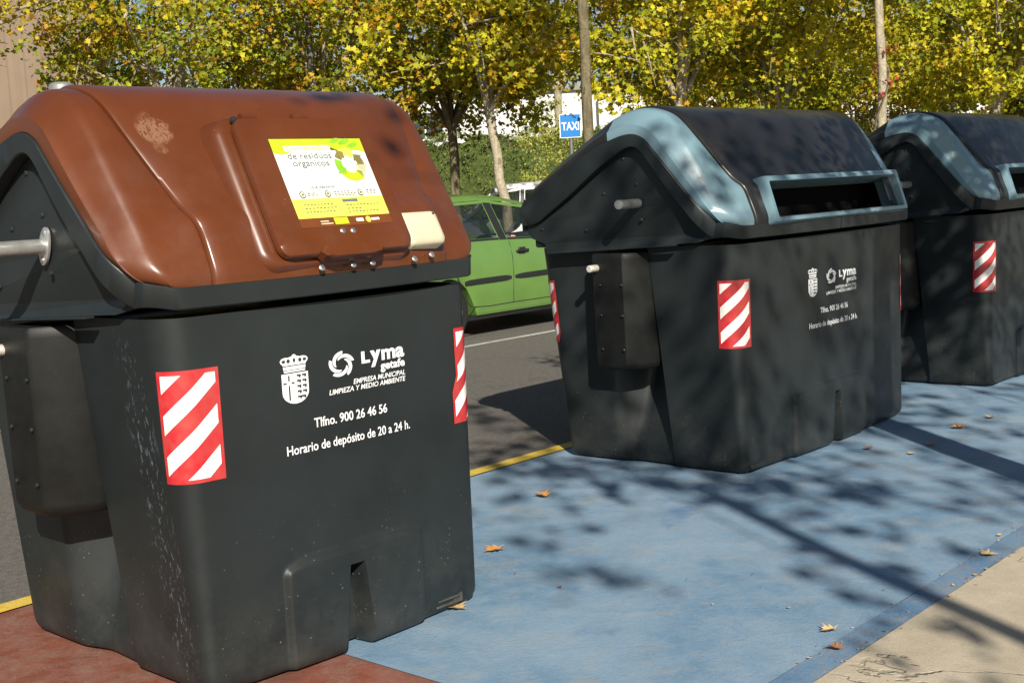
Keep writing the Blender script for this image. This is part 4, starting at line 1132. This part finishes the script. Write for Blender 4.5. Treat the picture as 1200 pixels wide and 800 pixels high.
TREES = [
    (('plane_tree', 'yellow-green tree at the far left in front of the ribbed wall', (-7.7, 17.0, 0), .10, 3.4, (.9, 0, 5.0), (2.0, 1.8, 1.25), 'yellow', 11), dict(group=TG, n_cl=120, low=3.75)),
    (('plane_tree', 'yellow-green tree above the left half of the brown lid', (-4.7, 18.5, 0), .11, 2.8, (0, 0, 4.2), (1.8, 1.8, 1.5), 'mixed', 12), dict(group=TG, n_cl=120)),
    (('plane_tree', 'green and yellow tree beside the thin grey lamp pole', (-2.75, 19.5, 0), .10, 2.9, (0, 0, 4.35), (1.6, 1.7, 1.5), 'mixed', 13), dict(group=TG, n_cl=105)),
    (('plane_tree', 'tree with the dim trunk, left one of the pair behind the green car', (-.72, 19.4, 0), .085, 2.6, (.0, 0, 4.0), (1.5, 1.6, 1.5), 'mixed', 14), dict(group=TG, barkm='dark_bark', n_cl=100)),  # dark bark puts the shade on this trunk into its colour
    (('plane_tree', 'tree with the pale sunlit trunk right behind the green car', (.18, 18.0, 0), .080, 2.75, (.05, 0, 4.1), (1.25, 1.5, 1.45), 'yellow', 15), dict(group=TG, lean=(-.34, 0), n_cl=95, size=.12)),
    (('plane_tree', 'tall straight trunk crossing the edge of the blue sign', (1.02, 15.0, 0), .070, 5.2, (.3, .3, 6.2), (1.6, 1.6, 1.2), 'mixed', 16), dict(group=TG, barkm='dark_bark', n_cl=60)),
    (('plane_tree', 'yellow tree above the blue edge of the middle container', (2.55, 18.2, 0), .10, 2.7, (.1, 0, 4.2), (1.6, 1.6, 1.55), 'yellow', 17), dict(group=TG, n_cl=115)),
    (('plane_tree', 'bright yellow tree above the black lid of the middle container', (4.15, 19.3, 0), .10, 2.5, (0, 0, 4.1), (1.7, 1.6, 1.6), 'yellow', 18), dict(group=TG, n_cl=130)),
    (('plane_tree', 'tree with the pale trunk wrapped in red climber', (4.87, 16.5, 0), .068, 4.4, (.1, .8, 5.2), (1.7, 1.4, 1.4), 'yellow', 19), dict(group=TG, n_cl=90)),
    (('plane_tree', 'yellow tree above the rear container', (7.35, 19.2, 0), .10, 2.5, (0, 0, 4.1), (1.7, 1.6, 1.6), 'yellow', 20), dict(group=TG, n_cl=130)),
    (('plane_tree', 'darker green tree at the far right edge', (9.3, 20.3, 0), .11, 2.5, (0, 0, 4.2), (1.8, 1.7, 1.7), 'green', 21), dict(group=TG, n_cl=130)),
    (('background_tree', 'yellow tree farther back low over the left end of the middle black lid', (3.9, 24.5, 0), .10, 1.9, (0, 0, 3.7), (1.8, 1.5, 1.7), 'mixed', 61), dict(group=TG, n_cl=120, leaves=60, size=.15)),
    (('background_tree', 'yellow tree farther back low over the right end of the middle black lid', (6.9, 25.0, 0), .10, 1.9, (0, 0, 3.7), (1.9, 1.5, 1.8), 'yellow', 62), dict(group=TG, n_cl=130, leaves=60, size=.15)),
    (('background_tree', 'green tree farther back low over the rear container', (10.4, 25.0, 0), .10, 1.9, (0, 0, 3.7), (2.1, 1.5, 1.9), 'mixed', 63), dict(group=TG, n_cl=140, leaves=60, size=.15)),
    (('background_tree', 'green tree farther back behind the left yellow crowns', (-10.6, 34, 0), .13, 3.2, (0, 0, 6.0), (3.0, 2.4, 2.5), 'green', 31), dict(group=TG, n_cl=110, leaves=60, size=.20)),
    (('background_tree', 'dark tree farther back above the dark windows of the white building', (-5.2, 35, 0), .13, 3.9, (0, 0, 6.7), (3.0, 2.4, 2.4), 'mixed', 32), dict(group=TG, n_cl=100, leaves=60, size=.20)),
    (('background_tree', 'tree farther back between the two trunks and the blue sign', (1.6, 35, 0), .13, 4.2, (0, 0, 7.2), (3.0, 2.4, 2.3), 'mixed', 33), dict(group=TG, n_cl=90, leaves=60, size=.20)),
    (('background_tree', 'dark tree farther back behind the yellow crowns over the middle container', (6.9, 34, 0), .13, 3.0, (0, 0, 6.0), (3.1, 2.4, 2.6), 'green', 34), dict(group=TG, n_cl=130, leaves=60, size=.20)),
    (('background_tree', 'low dense tree farther back behind the red climber', (11.6, 34, 0), .13, 2.8, (0, 0, 5.6), (3.0, 2.4, 2.9), 'green', 35), dict(group=TG, n_cl=140, leaves=60, size=.20)),
    (('background_tree', 'yellow-green tree farther back at the right edge of the photo', (15.8, 33, 0), .13, 2.8, (0, 0, 5.4), (3.0, 2.4, 2.9), 'mixed', 36), dict(group=TG, n_cl=130, leaves=60, size=.20)),
    (('street_tree', 'tree on the pale pavement whose trunk shades the middle container', (2.80, 4.15, 0), .125, 3.3, (1.95, .2, 4.8), (2.1, 1.6, 1.3), 'mixed', 41), dict(group='street trees on the pale pavement', n_cl=105, leaves=66, dens_top=1.0)),
    (('street_tree', 'tree on the pale pavement behind the camera that dapples the blue bay', (3.35, -2.1, 0), .058, 5.0, (-.4, .1, 6.0), (2.8, 2.4, 1.2), 'mixed', 42), dict(group='street trees on the pale pavement', lean=(-1.1, .35), n_cl=66, leaves=20, twig=.30, size=.155, dens_top=1.0))]
for a in TREES: tree(*a[0], **a[1])

# red climber round the trunk and the scrub at its foot
PAL['red'] = [(.30, .035, .03), (.38, .06, .03), (.22, .05, .03), (.30, .12, .04)]
PAL['hedge'] = [(.12, .16, .035), (.17, .20, .045), (.22, .24, .055), (.08, .12, .025)]
PAL['shrub'] = [(.24, .28, .05), (.32, .34, .06), (.17, .22, .04), (.38, .36, .07)]
PAL['scrub'] = [(.10, .12, .03), (.16, .17, .04), (.07, .09, .02), (.22, .17, .06)]
rr_ = random.Random(5)
cr_ = thing('red_climber', 'red climbing plant wrapped round the pale trunk', 'climbing plant', (4.87, 16.5, 0))
mb = MB(); mb.tube([(.10 * math.cos(k * .9), .10 * math.sin(k * .9), .2 * k) for k in range(17)], .012, 6); mb.build('stem', 'dark_bark', cr_)
leaf_cloud('foliage', [((rr_.gauss(0, .07), rr_.gauss(-.06, .05), 1.4 + 1.75 * rr_.random() ** .8), .10, 10, 0) for k in range(15)], .07, 'plane_tree_leaf', PAL['red'], cr_, 77)
def bush(name, label, cat, loc, boxes, pal, seed, size, dens, mat='hedge_leaf', group=None, stems=True):
    """leafy mass: an uneven shell of small leaves over twigs"""
    rr_ = random.Random(seed); root = thing(name, label, cat, loc, 0, group); cl = []
    mb = MB()
    for (cx, cy, cz, hx, hy, hz) in boxes:
        n = int(dens * hx * hz)
        for k in range(n):
            u, w = rr_.uniform(-1, 1), rr_.uniform(-1, 1)
            y = cy - hy * (.9 + .25 * math.sin(u * hx * 5 + seed) * math.sin(w * hz * 4)) + rr_.gauss(0, .06)
            z = cz + hz * w
            if rr_.random() < .3: y = cy + rr_.uniform(-hy, hy); z = cz + hz * (.92 + .08 * rr_.random() + .06 * math.sin(u * hx * 3.3))
            cl.append(((cx + hx * u, y, z), rr_.uniform(.10, .2), 14, rr_.randint(0, 3)))
        if stems:
            for k in range(int(hx * 6)):
                x = cx + rr_.uniform(-hx, hx) * .9
                p = [(x, cy + rr_.uniform(-.3, .3) * hy, 0), (x + rr_.gauss(0, .1), cy - hy * .2, cz * .8), (x + rr_.gauss(0, .2), cy - hy * .5, cz + hz * .9)]
                mb.tube(p, [.03, .02, .008], 5)
    if stems: mb.build('stems', 'dark_bark', root)
    # dense inner twigs that close the view through the middle
    core = MB()
    for (cx, cy, cz, hx, hy, hz) in (boxes if name == 'hedge' else []):
        nx = max(4, int(hx * 8)); rows = []
        for k in range(nx + 1):
            x = cx - hx + 2 * hx * k / nx; row = []
            for q in range(14):
                a = 2 * math.pi * q / 14; j = 1 + .12 * math.sin(k * 1.9 + q * 2.3) + .08 * math.sin(k * .7 + q)
                row.append(Vector((x, cy + hy * .62 * j * math.copysign(abs(math.cos(a)) ** .6, math.cos(a)), cz + hz * .88 * j * math.copysign(abs(math.sin(a)) ** .6, math.sin(a)))))
            rows.append(row)
        core.rings(rows, True, True)
    if name == 'hedge': core.build('inner_twigs', 'hedge_core', root, True, 60)
    leaf_cloud('foliage', cl, size, mat, PAL[pal], root, seed, 'oval')
    return root
simple('hedge_core', (.055, .075, .02), .9, .1, 0, .5, 14, .5, 30)
bush('hedge', 'long clipped dark green hedge behind the parked cars', 'hedge', (0, 30, 0), [(-1.5, 0, 1.5, 7.0, .8, 1.42)], 'hedge', 51, .10, 190)
bush('shrub', 'yellow-green shrub with upright shoots left of the blue sign', 'shrub', (1.02, 25.8, 0), [(-.05, 0, 1.35, .60, .5, 1.3), (-.12, 0, 2.75, .30, .3, .50)], 'shrub', 52, .11, 420)
bush('shrub', 'dark tangled scrub at the foot of the trunk with the red climber', 'shrub', (5.9, 21.4, 0), [(0, 0, 1.2, 1.0, .5, 1.25)], 'scrub', 53, .10, 130)
bush('shrub', 'low green scrub above the gap behind the middle container', 'shrub', (8.4, 22.2, 0), [(0, 0, 1.2, 2.2, .5, 1.15)], 'scrub', 54, .10, 110)

# ------------------------------------------------------------ signs, poles and buildings
simple('sign_blue', (.012, .17, .50), .35, .5, 0, .06, 6)
simple('sign_white', (.75, .77, .78), .4, .5, 0, .05, 10)
simple('galvanised', (.16, .165, .165), .55, .4, .4, .15, 20)
tx_ = thing('taxi_sign', 'blue sign with white border reading TAXI beside the tall trunk', 'sign', (.975, 18.0, 0), R(-4))
mb = MB(); mb.tube([(0, .03, 0), (0, .03, 2.58)], .028, 12); mb.build('post', 'galvanised', tx_)
mb = MB(); mb.rings([[Vector((x, y, z)) for x, z in rrect(0, 2.405, .150, .165, .02, 4)] for y in (.006, -.010)], True, True); mb.build('panel_back', 'sign_white', tx_, True, 30)
d = Decal(); d.rect(-.137, 2.253, .137, 2.557, 'sign_blue', 0); d.raw(fit_text('TAXI', -.120, .120, 2.345, .110, bold=.02), 'sign_white', 2)
d.build('panel_face', lambda x, z, h: Vector((x, -.010 - h * 5, z)), tx_)

lp = thing('lamp_post', 'thin grey lamp pole rising behind the brown lid', 'lamp post', (-2.70, 19.0, 0))
mb = MB(); mb.tube([(0, 0, 0), (0, 0, .5), (0, 0, .52), (0, 0, 7.5)], [.075, .075, .052, .036], 14); mb.build('pole', 'galvanised', lp)
mb = MB(); mb.tube([(0, 0, 7.4), (.2, -.05, 7.6), (.7, -.2, 7.65)], .03, 8); mb.box((.9, -.25, 7.64), (.55, .2, .10), .03); mb.build('lamp_head', 'galvanised', lp)

def ribbed(name, c, axis_scale=3.3):
    t = NT(name, .7, .3)
    sp = t.sep(); fr = t.math('FRACT', t.math('MULTIPLY', sp[0], axis_scale))
    g = t.math('MULTIPLY', t.ramp(fr, .0, .05), t.ramp(fr, .16, .10)); 
    f = t.noise(.8, 5); base = t.mix(t.ramp(f, .3, .7), tuple(v * .9 for v in c), tuple(v * 1.08 for v in c))
    t.col(t.mix(t.math('MULTIPLY', g, .35), base, tuple(v * .5 for v in c)))
    MAT[name] = t.m
ribbed('beige_cladding', (.20, .145, .100), 2.6)
bd = thing('warehouse', 'beige warehouse wall with vertical ribs at the far left', 'building', (-9.6, 31, 0), R(14))
mb = MB(); n = 150; row0 = []; row1 = []
for k in range(n + 1):
    x = -24 + 24 * k / n; y = -.035 if k % 6 in (0, 1) else 0
    row0.append(Vector((x, y, 0))); row1.append(Vector((x, y, 7.6)))
mb.rings([row0, row1], False, False, False); mb.add([(0, 0, 0), (0, 14, 0), (0, 14, 7.6), (0, 0, 7.6), (-24, 14, 0), (-24, 14, 7.6)], [(0, 1, 2, 3), (1, 4, 5, 2)])
mb.build('wall', 'beige_cladding', bd, False)
mb = MB(); mb.box((-12, 7, 7.7), (24.4, 14.4, .25), .03); mb.build('roof', 'galvanised', bd)

simple('white_render', (.66, .655, .63), .8, .3, 0, .06, .6)
simple('cream_render', (.52, .47, .37), .8, .3, 0, .06, .6)
simple('office_glass', (.05, .06, .065), .15, .6, 0, .2, 2)
simple('grey_concrete', (.26, .25, .23), .8, .3, 0, .15, .5)
wb = thing('white_building', 'long white industrial building with dark window bands beyond the hedge', 'building', (-16, 62, 0), R(-4))
mb = MB(); mb.box((10.6, 8, 3.1), (21.0, 16, 6.2), .02); mb.build('wall', 'white_render', wb, False)
mb = MB(); mb.box((10.6, 8, 6.3), (21.4, 16.4, .28), .03); mb.build('roof', 'grey_concrete', wb)
for k in range(4):
    f = MB(); x = 1.9 + 3.4 * k
    f.box((x, -.04, 4.9), (2.5, .10, 1.25), .02); w = f.build('window', 'office_glass', wb)
    g = MB()
    for q in (-1.25, -.42, .42, 1.25): g.box((x + q, -.10, 4.9), (.08, .06, 1.3), .01)
    g.box((x, -.10, 4.27), (2.7, .12, .08), .01); g.build('frame', 'sign_white', w)
    f = MB(); f.box((x, -.04, 2.2), (2.5, .10, 1.6), .02); f.build('window', 'office_glass', wb)
wb2 = thing('white_shed', 'low white shed with a sloping roofline behind the blue sign', 'building', (4.6, 60, 0), R(-10))
mb = MB(); mb.add([(0, 0, 0), (19, 0, 0), (19, 0, 4.6), (9, 0, 5.3), (0, 0, 5.9), (0, 14, 0), (19, 14, 0), (19, 14, 4.6), (9, 14, 5.3), (0, 14, 5.9)], [(0, 1, 2, 3, 4), (5, 9, 8, 7, 6), (0, 4, 9, 5), (1, 6, 7, 2), (2, 7, 8, 3), (3, 8, 9, 4)]); mb.build('wall', 'white_render', wb2, False)
mb = MB(); mb.box((9, -.05, 3.9), (18, .12, .10), .01); mb.box((6, -.06, 2.4), (3.2, .14, 2.6), .02); mb.build('loading_door', 'grey_concrete', wb2)
mb = MB(); mb.box((9.5, -.03, 1.9), (18.9, .05, 3.7), .01); mb.build('lower_band', 'cream_render', wb2)
hb = thing('low_building', 'pale low building glimpsed between lid and leaves at the right', 'building', (18, 58, 0), R(-6))
mb = MB(); mb.box((9, 6, 2.3), (22, 12, 4.6), .02); mb.build('wall', 'cream_render', hb, False)
for k in range(5):
    f = MB(); f.box((1.0 + 4 * k, -.03, 3.4), (2.2, .1, 1.0), .02); f.build('window', 'office_glass', hb)

# crushed leaves and grit caught along the kerb joint
rr_ = random.Random(9); mb = MB()
for k in range(170):
    near = rr_.random() < .75
    s_ = 3.4 + 3.6 * rr_.random(); t_ = (1.835 + rr_.choice((0, .105)) + rr_.gauss(0, .012)) if near else rr_.uniform(1.5, 4.6)
    c = st(s_, t_, .0125); a = rr_.random() * 6.28; r_ = rr_.uniform(.002, .007) * (2.0 if rr_.random() < .1 else 1)
    P = [c + Vector((r_ * rr_.uniform(.5, 1.2) * math.cos(a + q * 1.26), r_ * rr_.uniform(.5, 1.2) * math.sin(a + q * 1.26), rr_.uniform(-.001, .003))) for q in range(5)]
    mb.add(P, [(0, 1, 2, 3, 4)], rr_.randint(0, 2))
lt = mb.build('leaf_litter', ['dry_leaf_orange', 'dry_leaf_tan', 'dry_leaf_brown'], None, False)
lt['kind'] = 'stuff'; lt['label'] = 'crumbs of dry leaves and grit along the painted kerb joint'; lt['category'] = 'litter'
